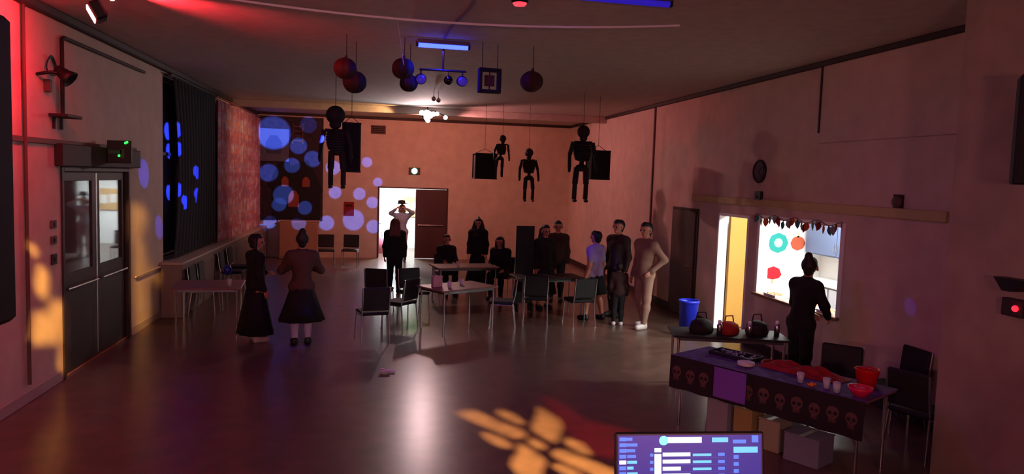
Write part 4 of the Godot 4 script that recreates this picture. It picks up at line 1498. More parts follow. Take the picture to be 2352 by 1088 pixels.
func skeleton(at: Vector3, h: float, label: String, sway := 0.0, big_head := false) -> void:
	# at: top of the head
	var t := thing("hanging_skeleton", label, "skeleton decoration", at, 0.0, "hanging skeletons")
	var m := mat("dark_bone", Color(0.065, 0.055, 0.05), 0.8)
	var r := h * (0.115 if big_head else 0.085)
	var s := begin(false)
	ball(s, Vector3(0, -r, 0), Vector3(r, r, r * 0.95), 14, 10)
	var sk := part(t, "skull", s, m)
	s = begin(false)
	ball(s, Vector3(0, -r * 2.0, r * 0.15), Vector3(r * 0.62, r * 0.5, r * 0.6), 12, 8)
	part(sk, "jaw", s, m)
	for x in [-1.0, 1.0]:
		s = begin(false)
		ball(s, Vector3(x * r * 0.4, -r * 1.1, r * 0.82), Vector3(r * 0.24, r * 0.28, r * 0.16), 8, 6)
		part(sk, "eye_socket", s, mat("black_card", Color.BLACK))
	var neck := -r * 2.5
	var hip := -h * 0.55
	s = begin(false)
	tube(s, [Vector3(0, -r * 1.8, 0), Vector3(sway * 0.3, (neck + hip) / 2, 0), Vector3(sway * 0.5, hip, 0)], h * 0.032, 8)
	part(t, "spine", s, m)
	var ribs := begin(false)
	for k in 7:
		var y := neck - h * 0.03 - k * h * 0.032
		var w := h * (0.085 + 0.022 * sin(PI * (k + 1) / 7.0))
		var ring := []
		for i in 17:
			var a := TAU * i / 16.0
			ring.append(Vector3(sway * 0.25 + cos(a) * w, y - 0.02 * h * sin(a), sin(a) * w * 0.7))
		tube(ribs, ring, h * 0.017, 6)
	tube(ribs, [Vector3(-h * 0.12, neck - h * 0.01, 0), Vector3(h * 0.12, neck - h * 0.01, 0)], h * 0.02, 6)
	part(t, "rib_cage", ribs, m)
	s = begin(false)
	ball(s, Vector3(sway * 0.5, hip, 0), Vector3(h * 0.085, h * 0.05, h * 0.05), 12, 8)
	part(t, "pelvis", s, m)
	for x in [-1.0, 1.0]:
		var sh := Vector3(x * h * 0.13, neck - h * 0.01, 0)
		var el := sh + Vector3(x * h * 0.04 + sway * 0.2, -h * 0.17, 0.01)
		var wr := el + Vector3(x * h * 0.01, -h * 0.16, 0.05 * h)
		s = begin(false)
		tube(s, [sh, el], h * 0.03, 7)
		tube(s, [el, wr], h * 0.025, 7)
		ball(s, wr + Vector3(0, -h * 0.025, 0), Vector3(h * 0.022, h * 0.04, h * 0.014), 8, 6)
		part(t, "arm", s, m)
		var th := Vector3(sway * 0.5 + x * h * 0.06, hip, 0)
		var kn := th + Vector3(x * h * 0.015 + sway * 0.2, -h * 0.21, 0.01)
		var an := kn + Vector3(0, -h * 0.2, -0.02)
		s = begin(false)
		tube(s, [th, kn], h * 0.04, 7)
		tube(s, [kn, an], h * 0.032, 7)
		ball(s, an + Vector3(0, -h * 0.02, h * 0.03), Vector3(h * 0.03, h * 0.02, h * 0.06), 8, 6)
		part(t, "leg", s, m)
	thread(t, Vector3(0, -0.01, 0), at.y)

func hanging_decorations() -> void:
	skeleton(Vector3(-0.73, 3.60, -12.0), 1.3, "large dark skeleton with round head hanging near the patterned curtain", 0.05, true)
	skeleton(Vector3(2.75, 3.55, -17.0), 0.98, "small dark skeleton hanging next to a black box lantern", -0.1)
	skeleton(Vector3(3.38, 3.27, -17.0), 1.25, "medium dark skeleton hanging lowest of those before the far wall", 0.04)
	skeleton(Vector3(3.85, 3.63, -14.0), 1.5, "tallest dark skeleton hanging beside the right wall", -0.03)
	# black cloaks / box lanterns
	var black := mat("black_card", Color.BLACK)
	for q in [[Vector3(-0.5, 3.36, -12.5), Vector3(0.26, 0.78, 0.2), "black paper lantern hanging against the large round-headed skeleton"], [Vector3(2.40, 3.11, -17.4), Vector3(0.5, 0.58, 0.3), "black box lantern hanging before the far wall"], [Vector3(4.33, 3.16, -14.55), Vector3(0.38, 0.56, 0.3), "black box lantern hanging behind the tallest skeleton"]]:
		var t := thing("box_lantern", q[2], "lantern", q[0], 0.1, "black box lanterns")
		var z: Vector3 = q[1]
		var s := begin()
		for x in [-1.0, 1.0]:
			for k in [-1.0, 1.0]:
				bx(s, Vector3(x * z.x / 2, -z.y / 2, k * z.z / 2), Vector3(0.03, z.y, 0.03), 0.004)
		bx(s, Vector3(0, 0, 0), Vector3(z.x + 0.04, 0.03, z.z + 0.04), 0.004)
		bx(s, Vector3(0, -z.y, 0), Vector3(z.x + 0.04, 0.03, z.z + 0.04), 0.004)
		part(t, "frame", s, black)
		for k in 4:
			s = begin()
			var a := k * PI / 2
			var off := (z.z if k % 2 == 0 else z.x) / 2 - 0.006
			bx(s, Vector3(sin(a), 0, cos(a)) * off + Vector3(0, -z.y / 2, 0), Vector3((z.x if k % 2 == 0 else z.z) - 0.03, z.y - 0.03, 0.004), 0, Basis(Vector3.UP, a))
			part(t, "paper_panel", s, mat("lantern_paper", Color(0.06, 0.05, 0.055), 0.95))
		s = begin(false)
		tube(s, [Vector3(-z.x / 2, 0, 0), Vector3(0, 0.12, 0), Vector3(z.x / 2, 0, 0)], 0.006, 5)
		part(t, "handle", s, black)
		thread(t, Vector3(0, 0.12, 0), q[0].y)
	# pumpkins and balls on threads
	var red := mat("pumpkin_dark", Color(0.17, 0.05, 0.04), 0.7)
	for q in [[Vector3(-0.47, 3.84, -9.5), 0.15, red, "dark red paper pumpkin hanging in front of another ball"], [Vector3(-0.37, 3.74, -10.0), 0.165, mat("ball_dark", Color(0.045, 0.04, 0.035), 0.8), "large dark pumpkin hanging behind a red paper pumpkin"], [Vector3(0.24, 3.88, -9.5), 0.15, mat("ball_dark", Color.BLACK), "dark pumpkin hanging at the end of a pale thread"], [Vector3(0.33, 3.76, -9.95), 0.13, mat("ball_dark", Color.BLACK), "smaller dark pumpkin hanging against the one on the pale thread"], [Vector3(1.89, 3.81, -9.5), 0.155, mat("pumpkin_rust", Color(0.22, 0.09, 0.065), 0.8), "rust red pumpkin hanging beside the square lantern"]]:
		var t := thing("hanging_pumpkin", q[3], "pumpkin decoration", q[0], 0.0, "hanging pumpkins")
		var r: float = q[1]
		var p := []
		for i in 13:
			var a := PI * i / 12 - PI / 2
			p.append(Vector2(0.0 if i == 0 or i == 12 else cos(a) * r, sin(a) * r * 0.88))
		var s := begin(false)
		lathe(s, p, Transform3D(), 32, 8, 0.12)
		part(t, "shell", s, q[2])
		s = begin(false)
		tube(s, [Vector3(0, r * 0.82, 0), Vector3(0.02, r * 1.1, 0.01)], 0.02, 7, 0.012)
		part(t, "stalk", s, mat("stalk_dark", Color(0.12, 0.1, 0.06), 0.8))
		thread(t, Vector3(0.015, r * 1.05, 0.01), q[0].y)
	# silver baubles near the cluster lamp
	for q in [[Vector3(1.0, 4.09, -15.0), "silver bauble hanging above the cluster lamp, nearer the window side"], [Vector3(1.1, 4.07, -15.05), "silver bauble hanging above the cluster lamp, nearer the kitchen side"]]:
		var bt := thing("silver_bauble", q[1], "bauble", q[0], 0.0, "silver baubles")
		var bs := begin(false)
		ball(bs, Vector3.ZERO, Vector3.ONE * 0.045, 14, 10)
		part(bt, "globe", bs, mat("silver", Color(0.8, 0.8, 0.82), 0.2, 1.0))
		bs = begin(false)
		tube(bs, [Vector3(0, 0.04, 0), Vector3(0, 0.06, 0)], 0.012, 8)
		part(bt, "cap", bs, mat("silver", Color.BLACK))
		thread(bt, Vector3(0, 0.055, 0), q[0].y)
	# square lantern frame
	var t := thing("square_lantern", "dark square lantern frame hanging in the hall's middle", "lantern", Vector3(1.34, 3.79, -9.5), 0.1)
	var s := begin()
	for x in [-1.0, 1.0]:
		bx(s, Vector3(x * 0.125, 0, 0), Vector3(0.045, 0.3, 0.09), 0.006)
		bx(s, Vector3(0, x * 0.135, 0), Vector3(0.29, 0.045, 0.09), 0.006)
	part(t, "frame", s, mat("ball_dark", Color.BLACK))
	s = begin()
	bx(s, Vector3(0, 0, 0), Vector3(0.13, 0.14, 0.03), 0.006)
	part(t, "picture", s, mat("lantern_card", Color(0.3, 0.2, 0.16), 0.8))
	s = begin()
	bx(s, Vector3(0, 0.09, 0), Vector3(0.012, 0.07, 0.012))
	bx(s, Vector3(0, -0.09, 0), Vector3(0.012, 0.07, 0.012))
	part(t, "spindle", s, mat("ball_dark", Color.BLACK))
	for x in [-0.1, 0.1]:
		thread(t, Vector3(x, 0.15, 0), 3.79)

# ------------------------------------------------------------------ chairs and tables
func make_chair(label: String, at: Vector3, turn: float, pad: Material) -> Node3D:
	var t := thing("stacking_chair", label, "chair", at, turn, "chairs about the hall")
	var ch := mat("chrome", Color.BLACK)
	var s := begin()
	bx(s, Vector3(0, 0.45, 0.01), Vector3(0.43, 0.05, 0.43), 0.02)
	part(t, "seat", s, pad)
	s = begin()
	bx(s, Vector3(0, 0.68, -0.215), Vector3(0.42, 0.36, 0.04), 0.018, Basis(Vector3.RIGHT, -0.1))
	part(t, "backrest", s, pad)
	for x in [-1.0, 1.0]:
		s = begin(false)
		tube(s, [Vector3(x * 0.2, 0.43, 0.18), Vector3(x * 0.215, 0.0, 0.21)], 0.0125)
		part(t, "leg", s, ch)
		s = begin(false)
		tube(s, [Vector3(x * 0.205, 0.85, -0.25), Vector3(x * 0.205, 0.6, -0.222), Vector3(x * 0.2, 0.43, -0.18), Vector3(x * 0.215, 0.0, -0.23)], 0.0125)
		part(t, "leg", s, ch)
		s = begin(false)
		tube(s, [Vector3(x * 0.2, 0.415, 0.18), Vector3(x * 0.2, 0.415, -0.18)], 0.011)
		part(t, "side_rail", s, ch)
	return t

func make_table(label: String, at: Vector3, turn: float, w: float, d: float, top: Material, h := 0.75) -> Node3D:
	var t := thing("folding_table", label, "table", at, turn, "tables about the hall")
	var s := begin()
	bx(s, Vector3(0, h - 0.014, 0), Vector3(w, 0.028, d), 0.008)
	part(t, "tabletop", s, top)
	s = begin()
	for x in [-1.0, 1.0]:
		bx(s, Vector3(0, h - 0.048, x * (d / 2 - 0.06)), Vector3(w - 0.14, 0.04, 0.02))
		bx(s, Vector3(x * (w / 2 - 0.07), h - 0.048, 0), Vector3(0.02, 0.04, d - 0.12))
	part(t, "apron", s, mat("dull_steel", Color(0.4, 0.4, 0.42), 0.35, 0.9))
	for x in [-1.0, 1.0]:
		for z in [-1.0, 1.0]:
			s = begin(false)
			tube(s, [Vector3(x * (w / 2 - 0.07), h - 0.03, z * (d / 2 - 0.06)), Vector3(x * (w / 2 - 0.07), 0.0, z * (d / 2 - 0.06))], 0.016)
			part(t, "leg", s, mat("chrome", Color.BLACK))
	return t

func furniture() -> void:
	var pad := mat("chair_black", Color(0.035, 0.035, 0.04), 0.7)
	var c0 := make_chair("black chair against the radiator casing, nearest the double doors", Vector3(-3.0, 0, -13.5), PI / 2, pad)
	var more := [
		[Vector3(-3.0, 0, -14.15), PI / 2, "black chair against the radiator casing, second from the double doors"],
		[Vector3(-3.0, 0, -15.9), PI / 2, "black chair against the radiator casing, third from the double doors"],
		[Vector3(-3.0, 0, -16.75), PI / 2, "black chair against the radiator casing, farthest from the double doors"],
		[Vector3(-1.44, 0, -20.5), 0.1, "black chair before the far wall, nearer the low cupboard"],
		[Vector3(-0.81, 0, -20.6), -0.1, "black chair before the far wall, nearer the bright doorway"],
		[Vector3(-0.1, 0, -11.35), PI + 0.25, "chrome-legged black chair lit by the bright far doorway"],
		[Vector3(0.34, 0, -12.25), PI + 0.9, "black chair pulled up to the end of the centre table"],
		[Vector3(0.0, 0, -13.6), PI - 0.3, "black chair standing behind the chrome-legged pair"],
		[Vector3(0.62, 0, -13.3), 0.4, "black chair at the far side of the centre table"],
		[Vector3(2.58, 0, -15.5), -0.5, "black chair under the seated person at the middle table"],
		[Vector3(1.42, 0, -15.95), 0.2, "black chair under the seated child by the shut door leaf"],
		[Vector3(2.75, 0, -12.75), PI - 0.2, "black chair drawn up to the dark cloth table"],
		[Vector3(3.5, 0, -12.55), PI + 0.2, "black chair beside the pale-shirted person"],
		[Vector3(5.17, 0, -6.18), PI / 2 + 0.38, "black chair at the stage corner next to the stall table"],
		[Vector3(4.84, 0, -7.02), -PI / 4, "black chair behind the stall table near the red cloth"],
		[Vector3(5.54, 0, -7.0), -PI / 2, "charcoal chair with its back to the right wall"]]
	for q in more:
		copy(c0, q[0], q[1], q[2])
	make_chair("dark blue chair at the end of the centre table", Vector3(2.08, 0, -12.35), -PI / 2 - 0.2, mat("chair_blue", Color(0.05, 0.08, 0.15), 0.7))
	var wood := mat("table_laminate", Color(0.50, 0.36, 0.32), 0.4)
	make_table("brown folding table in the middle of the hall floor", Vector3(1.28, 0, -12.1), 0.55, 1.15, 0.75, wood)
	make_table("brown folding table near the radiator casing chairs", Vector3(-2.62, 0, -12.1), 0.1, 1.0, 0.9, wood)
	make_table("brown folding table in front of the two seated people", Vector3(1.7, 0, -14.9), 0.2, 1.3, 0.7, wood)
	make_table("dark-topped folding table among the standing group", Vector3(3.1, 0, -13.4), 0.15, 1.3, 0.7, mat("table_dark", Color(0.08, 0.06, 0.06), 0.6))
	# small things on the tables
	var t := thing("paper_bag", "pale paper bag standing on the centre table", "bag", Vector3(0.92, 0.75, -11.95), 0.3)
	var s := begin()
	bx(s, Vector3(0, 0.09, 0), Vector3(0.16, 0.18, 0.1), 0.008)
	part(t, "bag_body", s, mat("paper_pale", Color(0.75, 0.58, 0.58), 0.9))
	s = begin(false)
	tube(s, [Vector3(-0.04, 0.17, 0.0), Vector3(-0.03, 0.24, 0), Vector3(0.03, 0.24, 0), Vector3(0.04, 0.17, 0.0)], 0.005, 5)
	part(t, "handle", s, mat("twine", Color.BLACK))
	for q in [[Vector3(1.12, 0.75, -11.85), "white paper cup next to the paper bag"], [Vector3(1.35, 0.75, -12.2), "white paper cup in the middle of the centre table"], [Vector3(-2.3, 0.75, -11.95), "white paper cup on the table by the radiator"], [Vector3(1.55, 0.75, -14.7), "white paper cup on the middle table"]]:
		t = thing("paper_cup", q[1], "cup", q[0], 0.0, "paper cups")
		s = begin(false)
		lathe(s, [Vector2(0, 0), Vector2(0.028, 0), Vector2(0.038, 0.1), Vector2(0.034, 0.1), Vector2(0.026, 0.008), Vector2(0, 0.008)], Transform3D(), 14)
		part(t, "cup_wall", s, mat("cup_white", Color(0.85, 0.82, 0.82), 0.7))
	# napkin added in place of a glint on the floor
	s = begin()
	var rng := RandomNumberGenerator.new()
	rng.seed = 4
	for k in 5:
		bx(s, Vector3(rng.randf_range(-0.06, 0.06), 0.02 + 0.008 * k, rng.randf_range(-0.05, 0.05)), Vector3(0.1, 0.012, 0.07), 0.004, Basis(Vector3(rng.randf(), rng.randf(), rng.randf()).normalized(), rng.randf_range(-0.5, 0.5)))
	var nap := part(self, "crumpled_glint_paper", s, mat("cup_white", Color.BLACK))
	nap.position = Vector3(0.12, 0.0, -9.44)
	tag(nap, "crumpled white napkin added for a reflection on the open dance floor", "glint_paper")
	# blue bin
	t = thing("waste_bin", "tall blue waste bin by the kitchen doorway", "bin", Vector3(5.15, 0, -11.6))
	s = begin(false)
	lathe(s, [Vector2(0, 0), Vector2(0.14, 0), Vector2(0.16, 0.56), Vector2(0.17, 0.58), Vector2(0.165, 0.6), Vector2(0.15, 0.58), Vector2(0.13, 0.02), Vector2(0, 0.02)], Transform3D(), 22)
	part(t, "tub", s, mat("bin_blue", Color(0.08, 0.15, 0.75), 0.4))
	s = begin(false)
	lathe(s, [Vector2(0.172, 0.57), Vector2(0.178, 0.59), Vector2(0.172, 0.61), Vector2(0.162, 0.6)], Transform3D(), 22)
	part(t, "rim", s, mat("bin_rim", Color(0.12, 0.2, 0.8), 0.4))
	# tall folded board among the group
	t = thing("flip_board", "tall black folded board standing among the group of people", "board", Vector3(2.75, 0, -13.9), 0.1)
	s = begin()
	bx(s, Vector3(0, 0.9, 0), Vector3(0.36, 1.5, 0.04), 0.006)
	part(t, "board", s, mat("board_black", Color(0.06, 0.05, 0.05), 0.8))
	for x in [-1.0, 1.0]:
		s = begin()
		bx(s, Vector3(x * 0.15, 0.08, 0), Vector3(0.04, 0.16, 0.3), 0.006)
		part(t, "foot", s, mat("black_metal", Color.BLACK))

# ------------------------------------------------------------------ stall tables on the right
func skull_cloth() -> StandardMaterial3D:
	var im := Image.create(512, 96, false, Image.FORMAT_RGBA8)
	im.fill(Color(0.11, 0.08, 0.10))
	for k in 12:
		var cx := 22 + k * 42
		var cy := 44 + 4 * (k % 2)
		for y in 96:
			for x in range(maxi(0, cx - 20), mini(512, cx + 20)):
				var p := Vector2(x - cx, y - cy)
				var inside := Vector2(p.x / 14.0, p.y / 16.0).length() < 1.0 or (absf(p.x) < 8 and p.y > 8 and p.y < 26)
				for e in [-1.0, 1.0]:
					if Vector2((p.x - e * 6) / 4.2, (p.y - 2) / 5.0).length() < 1.0:
						inside = false
				if absf(p.x) < 2 and p.y > 8 and p.y < 12:
					inside = false
				if p.y > 17 and int(absf(p.x)) % 4 == 0:
					inside = false
				if inside:
					im.set_pixel(x, y, Color(0.36, 0.25, 0.24))
	var m := mat("skull_cloth", Color.WHITE, 0.9)
	m.albedo_texture = ImageTexture.create_from_image(im)
	return m

func uv_sheet(s: SurfaceTool, a: Vector3, u: Vector3, v: Vector3, nu: int, nv: int, wave: Callable) -> void:
	# a sheet from a along u and v with texture coordinates
	s.set_smooth_group(0)
	for i in nu:
		for k in nv:
			for w in [[0, 0], [1, 0], [1, 1], [0, 0], [1, 1], [0, 1]]:
				var p := Vector2(float(i + w[0]) / nu, float(k + w[1]) / nv)
				s.set_uv(p)
				s.add_vertex(a + u * p.x + v * p.y + wave.call(p))

func stalls() -> void:
	var along := Vector3(1.03, 0, 1.73).normalized()
	var out := Vector3(-0.86, 0, 0.51).normalized()       # towards the camera's side
	var mid := Vector3(3.06, 0, -7.24) + along * 1.0 - out * 0.34
	var turn := atan2(-along.z, along.x)
	var tb := make_table("stall table under a violet and skull-print cloth", mid, turn, 2.0, 0.66, mat("table_laminate", Color.BLACK))
	var cl := thing("table_cloth", "violet tablecloth with hanging skull-print front on the stall table", "tablecloth", mid + Vector3(0, 0.752, 0), turn)
	var s := begin()
	bx(s, Vector3(0, 0.003, 0), Vector3(2.03, 0.005, 0.69), 0.002)
	part(cl, "cloth_top", s, grainy("cloth_violet", Color(0.20, 0.13, 0.34), Color(0.42, 0.30, 0.60), 0.85, 0.02, 1.2, 0.0, 12))
	var ripple := func(p: Vector2) -> Vector3: return Vector3(0, 0, 0.014 * p.y * sin(p.x * 40.0))
	s = begin(false)
	uv_sheet(s, Vector3(-1.015, 0.004, 0.348), Vector3(2.03, 0, 0), Vector3(0, -0.34, 0.01), 80, 6, ripple)
	part(cl, "skull_front", s, skull_cloth())
	s = begin(false)
	uv_sheet(s, Vector3(-1.018, 0.004, -0.345), Vector3(0, 0, 0.69), Vector3(-0.01, -0.34, 0), 24, 6, func(p: Vector2) -> Vector3: return Vector3(0.012 * p.y * sin(p.x * 20.0), 0, 0))
	part(cl, "side_drop", s, mat("cloth_dark", Color(0.12, 0.08, 0.12), 0.9))
	# sign pinned on the front
	var sg := thing("paper_sign", "plain bright violet paper sign pinned to the skull-print cloth", "sign", mid + along * -0.28 + out * 0.372 + Vector3(0, 0.6, 0), turn)
	s = begin()
	bx(s, Vector3(0, 0, 0.004), Vector3(0.36, 0.3, 0.006), 0.002)
	part(sg, "sheet", s, mat("sign_violet", Color(0.46, 0.28, 0.72), 0.8))
	for x in [-0.15, 0.15]:
		s = begin(false)
		ball(s, Vector3(x, 0.13, 0.009), Vector3.ONE * 0.008, 6, 5)
		part(sg, "pin", s, mat("chrome", Color.BLACK))
	var put := func(a: float, b: float) -> Vector3: return mid + along * a - out * b + Vector3(0, 0.7575, 0)
	# red cloth heap and boxes
	var rc := thing("red_cape", "crumpled red cape spread over the stall table", "cape", put.call(0.2, 0.14), turn)
	s = begin(false)
	var n := 26
	var hgt := func(x: float, z: float) -> float: return maxf(0.004, 0.05 * (1.0 - pow(absf(x), 4)) * (1.0 - pow(absf(z), 4)) * (1.0 + 0.5 * sin(x * 7.0 + z * 2.0) + 0.3 * sin(z * 9.0 - x * 3.0)))
	for i in n:
		for k in n:
			var q := []
			for w in [[i, k], [i + 1, k], [i + 1, k + 1], [i, k + 1]]:
				var x: float = w[0] * 2.0 / n - 1.0
				var z: float = w[1] * 2.0 / n - 1.0
				q.append(Vector3(x * 0.42, hgt.call(x, z), z * 0.16))
			quad(s, q[0], q[1], q[2], q[3], q[0] - Vector3(0, 1, 0))
	part(rc, "fabric", s, mat("red_cloth", Color(0.55, 0.05, 0.05), 0.8))
	s = begin(false)
	tube(s, [Vector3(-0.4, 0.02, -0.12), Vector3(-0.44, 0.02, 0.0), Vector3(-0.38, 0.02, 0.1)], 0.018, 8)
	part(rc, "collar", s, mat("red_cloth", Color.BLACK))
	var rb := thing("red_bucket", "bright red plastic tub at the near end of the stall", "tub", put.call(0.78, 0.2), turn)
	s = begin(false)
	lathe(s, [Vector2(0, 0), Vector2(0.08, 0), Vector2(0.105, 0.15), Vector2(0.112, 0.155), Vector2(0.1, 0.16), Vector2(0.078, 0.01), Vector2(0, 0.01)], Transform3D(), 20)
	part(rb, "tub_wall", s, mat("red_plastic", Color(0.85, 0.04, 0.04), 0.4))
	s = begin(false)
	var arc := []
	for k in 11:
		arc.append(Vector3(cos(PI * k / 10.0) * 0.105, 0.15 + 0.03 * sin(PI * k / 10.0), sin(PI * k / 10.0) * 0.06))
	tube(s, arc, 0.004, 5)
	part(rb, "handle", s, mat("chrome", Color.BLACK))
	var pb := thing("pink_bowl", "hot pink bowl at the very end of the stall table", "bowl", put.call(0.9, -0.2), 0.0)
	s = begin(false)
	lathe(s, [Vector2(0, 0), Vector2(0.05, 0), Vector2(0.1, 0.06), Vector2(0.105, 0.085), Vector2(0.095, 0.083), Vector2(0.05, 0.012), Vector2(0, 0.012)], Transform3D(), 20)
	part(pb, "bowl_wall", s, mat("pink_plastic", Color(0.85, 0.08, 0.30), 0.4))
	s = begin(false)
	for k in 7:
		ball(s, Vector3(cos(k * 0.9) * 0.05 * (k % 3) / 2.0, 0.06 + 0.008 * (k % 2), sin(k * 0.9) * 0.05 * (k % 3) / 2.0), Vector3(0.025, 0.02, 0.025), 8, 5)
	part(pb, "sweets", s, mat("sweet_pink", Color(0.8, 0.2, 0.4), 0.5)).set_meta("kind", "stuff")
	# glow toys tray, plates, cups, bottles
	var tr := thing("toy_tray", "dark shallow tray of trinkets on the violet cloth", "tray", put.call(-0.55, 0.14), turn)
	s = begin()
	bx(s, Vector3(0, 0.006, 0), Vector3(0.5, 0.012, 0.24), 0.004)
	for q in [[0.25, 0, 0.012, 0.24], [-0.25, 0, 0.012, 0.24], [0, 0.12, 0.5, 0.012], [0, -0.12, 0.5, 0.012]]:
		bx(s, Vector3(q[0], 0.022, q[1]), Vector3(q[2], 0.04, q[3]), 0.003)
	part(tr, "tray_body", s, mat("tray_dark", Color(0.10, 0.09, 0.16), 0.5))
	s = begin(false)
	var rng := RandomNumberGenerator.new()
	rng.seed = 9
	for k in 24:
		ball(s, Vector3(rng.randf_range(-0.22, 0.22), 0.028, rng.randf_range(-0.09, 0.09)), Vector3(0.022, 0.016, 0.022), 7, 5)
	part(tr, "trinkets", s, grainy("trinkets", Color(0.12, 0.10, 0.3), Color(0.5, 0.45, 0.55), 0.4, 0.2, 6.0, 0.0, 41)).set_meta("kind", "stuff")
	var pl := thing("plate_stack", "stack of white paper plates in the middle of the stall", "plates", put.call(-0.28, -0.1))
	for k in 5:
		s = begin(false)
		lathe(s, [Vector2(0, 0), Vector2(0.055, 0), Vector2(0.085, 0.012), Vector2(0.083, 0.016), Vector2(0.054, 0.004), Vector2(0, 0.004)], Transform3D(Basis(), Vector3(0.003 * (k % 2), k * 0.006, 0)), 20)
		part(pl, "plate", s, mat("cup_white", Color.BLACK))
	var glasses := [[0.36, -0.22, "clear plastic cup at the front edge of the stall table"], [0.6, -0.2, "clear plastic cup beside the orange sweet"], [0.72, -0.26, "clear plastic cup nearest the pink bowl"]]
	for q in glasses:
		var t := thing("plastic_cup", q[2], "cup", put.call(q[0], q[1]), 0.0, "cups on the stall")
		s = begin(false)
		lathe(s, [Vector2(0, 0), Vector2(0.026, 0), Vector2(0.036, 0.09), Vector2(0.034, 0.09), Vector2(0.024, 0.006), Vector2(0, 0.006)], Transform3D(), 16)
		part(t, "cup_wall", s, mat("cup_clear", Color(0.7, 0.72, 0.76), 0.15))
	var oj := thing("orange_sweet", "small orange wrapped sweet at the stall's front edge", "sweet", put.call(0.5, -0.28))
	s = begin(false)
	ball(s, Vector3(0, 0.022, 0), Vector3(0.022, 0.022, 0.022), 10, 7)
	part(oj, "wrapper", s, mat("sweet_orange", Color(0.9, 0.45, 0.12), 0.5))
	s = begin(false)
	for x in [-1.0, 1.0]:
		lathe(s, [Vector2(0.004, 0), Vector2(0.014, 0.02), Vector2(0, 0.02)], Transform3D(Basis(Vector3.BACK, -x * PI / 2), Vector3(x * 0.018, 0.022, 0)), 8)
	part(oj, "twist", s, mat("sweet_orange", Color.BLACK))
	# boxes under the table
	for q in [[-0.5, -0.1, 0.24, 0.42, 0.26, Color(0.55, 0.56, 0.60), "grey carton under the stall table, farthest from the stage"], [-0.2, -0.12, 0.2, 0.36, 0.24, Color(0.62, 0.55, 0.34), "tan carton under the middle of the stall table"], [0.05, -0.06, 0.22, 0.3, 0.24, Color(0.60, 0.58, 0.50), "cream carton under the stall table next to the tan one"], [0.42, -0.1, 0.34, 0.26, 0.3, Color(0.45, 0.48, 0.56), "low grey-blue crate under the near end of the stall"]]:
		var t := thing("storage_carton", q[6], "box", mid + along * q[0] - out * q[1], turn, "cartons under the stall")
		s = begin()
		bx(s, Vector3(0, q[3] / 2, 0), Vector3(q[2], q[3], q[4]), 0.006)
		part(t, "carton_body", s, mat("carton_" + str(q[5]), q[5], 0.8))
		s = begin()
		bx(s, Vector3(0, q[3] + 0.004, 0), Vector3(q[2] + 0.012, 0.012, q[4] + 0.012), 0.003)
		part(t, "lid", s, mat("carton_" + str(q[5]), q[5], 0.8))
		s = begin()
		bx(s, Vector3(0, q[3] + 0.011, 0), Vector3(0.05, 0.002, q[4] + 0.012))
		part(t, "tape", s, mat("tape", Color(0.5, 0.4, 0.28), 0.4))
	# second table behind with bags
	var m2 := Vector3(4.28, 0, -8.45)
	make_table("dark table of bags between the stall and the hatch", m2, -0.25, 1.4, 0.6, mat("table_dark", Color.BLACK), 0.72)
	var bags := [[Vector3(3.95, 0.72, -8.5), Vector3(0.17, 0.17, 0.13), Color(0.10, 0.06, 0.06), "slumped dark brown bag on the far end of the bag table"], [Vector3(4.28, 0.72, -8.42), Vector3(0.14, 0.15, 0.12), Color(0.62, 0.12, 0.07), "bright red bag in the middle of the bag table"], [Vector3(4.62, 0.72, -8.36), Vector3(0.16, 0.17, 0.13), Color(0.12, 0.05, 0.05), "dark maroon bag at the hatch end of the bag table"]]
	for q in bags:
		var t := thing("hand_bag", q[3], "bag", q[0], 0.2, "bags on the table")
		var z: Vector3 = q[1]
		s = begin(false)
		lathe(s, [Vector2(0, 0), Vector2(0.9, 0), Vector2(1.0, 0.3), Vector2(0.85, 0.8), Vector2(0.45, 1.0), Vector2(0, 1.02)], Transform3D(Basis.from_scale(z), Vector3.ZERO), 18, 5, 0.08)
		part(t, "sack", s, mat("bag_" + str(q[2]), q[2], 0.8))
		s = begin(false)
		tube(s, [Vector3(-z.x * 0.5, z.y * 0.9, 0), Vector3(-z.x * 0.35, z.y * 1.5, 0), Vector3(z.x * 0.35, z.y * 1.5, 0), Vector3(z.x * 0.5, z.y * 0.9, 0)], 0.009, 6)
		part(t, "strap", s, mat("bag_" + str(q[2]), q[2], 0.8))
	for q in [[Vector3(4.45, 0.72, -8.22), "small steel flask on the bag table beside the red bag"], [Vector3(4.83, 0.72, -8.25), "small steel flask on the bag table corner by the hatch"], [Vector3(4.1, 0.72, -8.3), "small steel flask between the brown and red bags"]]:
		var t := thing("steel_flask", q[1], "flask", q[0], 0.0, "flasks on the bag table")
		s = begin(false)
		lathe(s, [Vector2(0, 0), Vector2(0.032, 0), Vector2(0.034, 0.13), Vector2(0.02, 0.16), Vector2(0, 0.16)], Transform3D(), 16)
		part(t, "flask_body", s, mat("chrome", Color.BLACK))
		s = begin(false)
		lathe(s, [Vector2(0.022, 0.155), Vector2(0.022, 0.19), Vector2(0, 0.195)], Transform3D(), 14)
		part(t, "cap", s, mat("white_gloss", Color.BLACK))

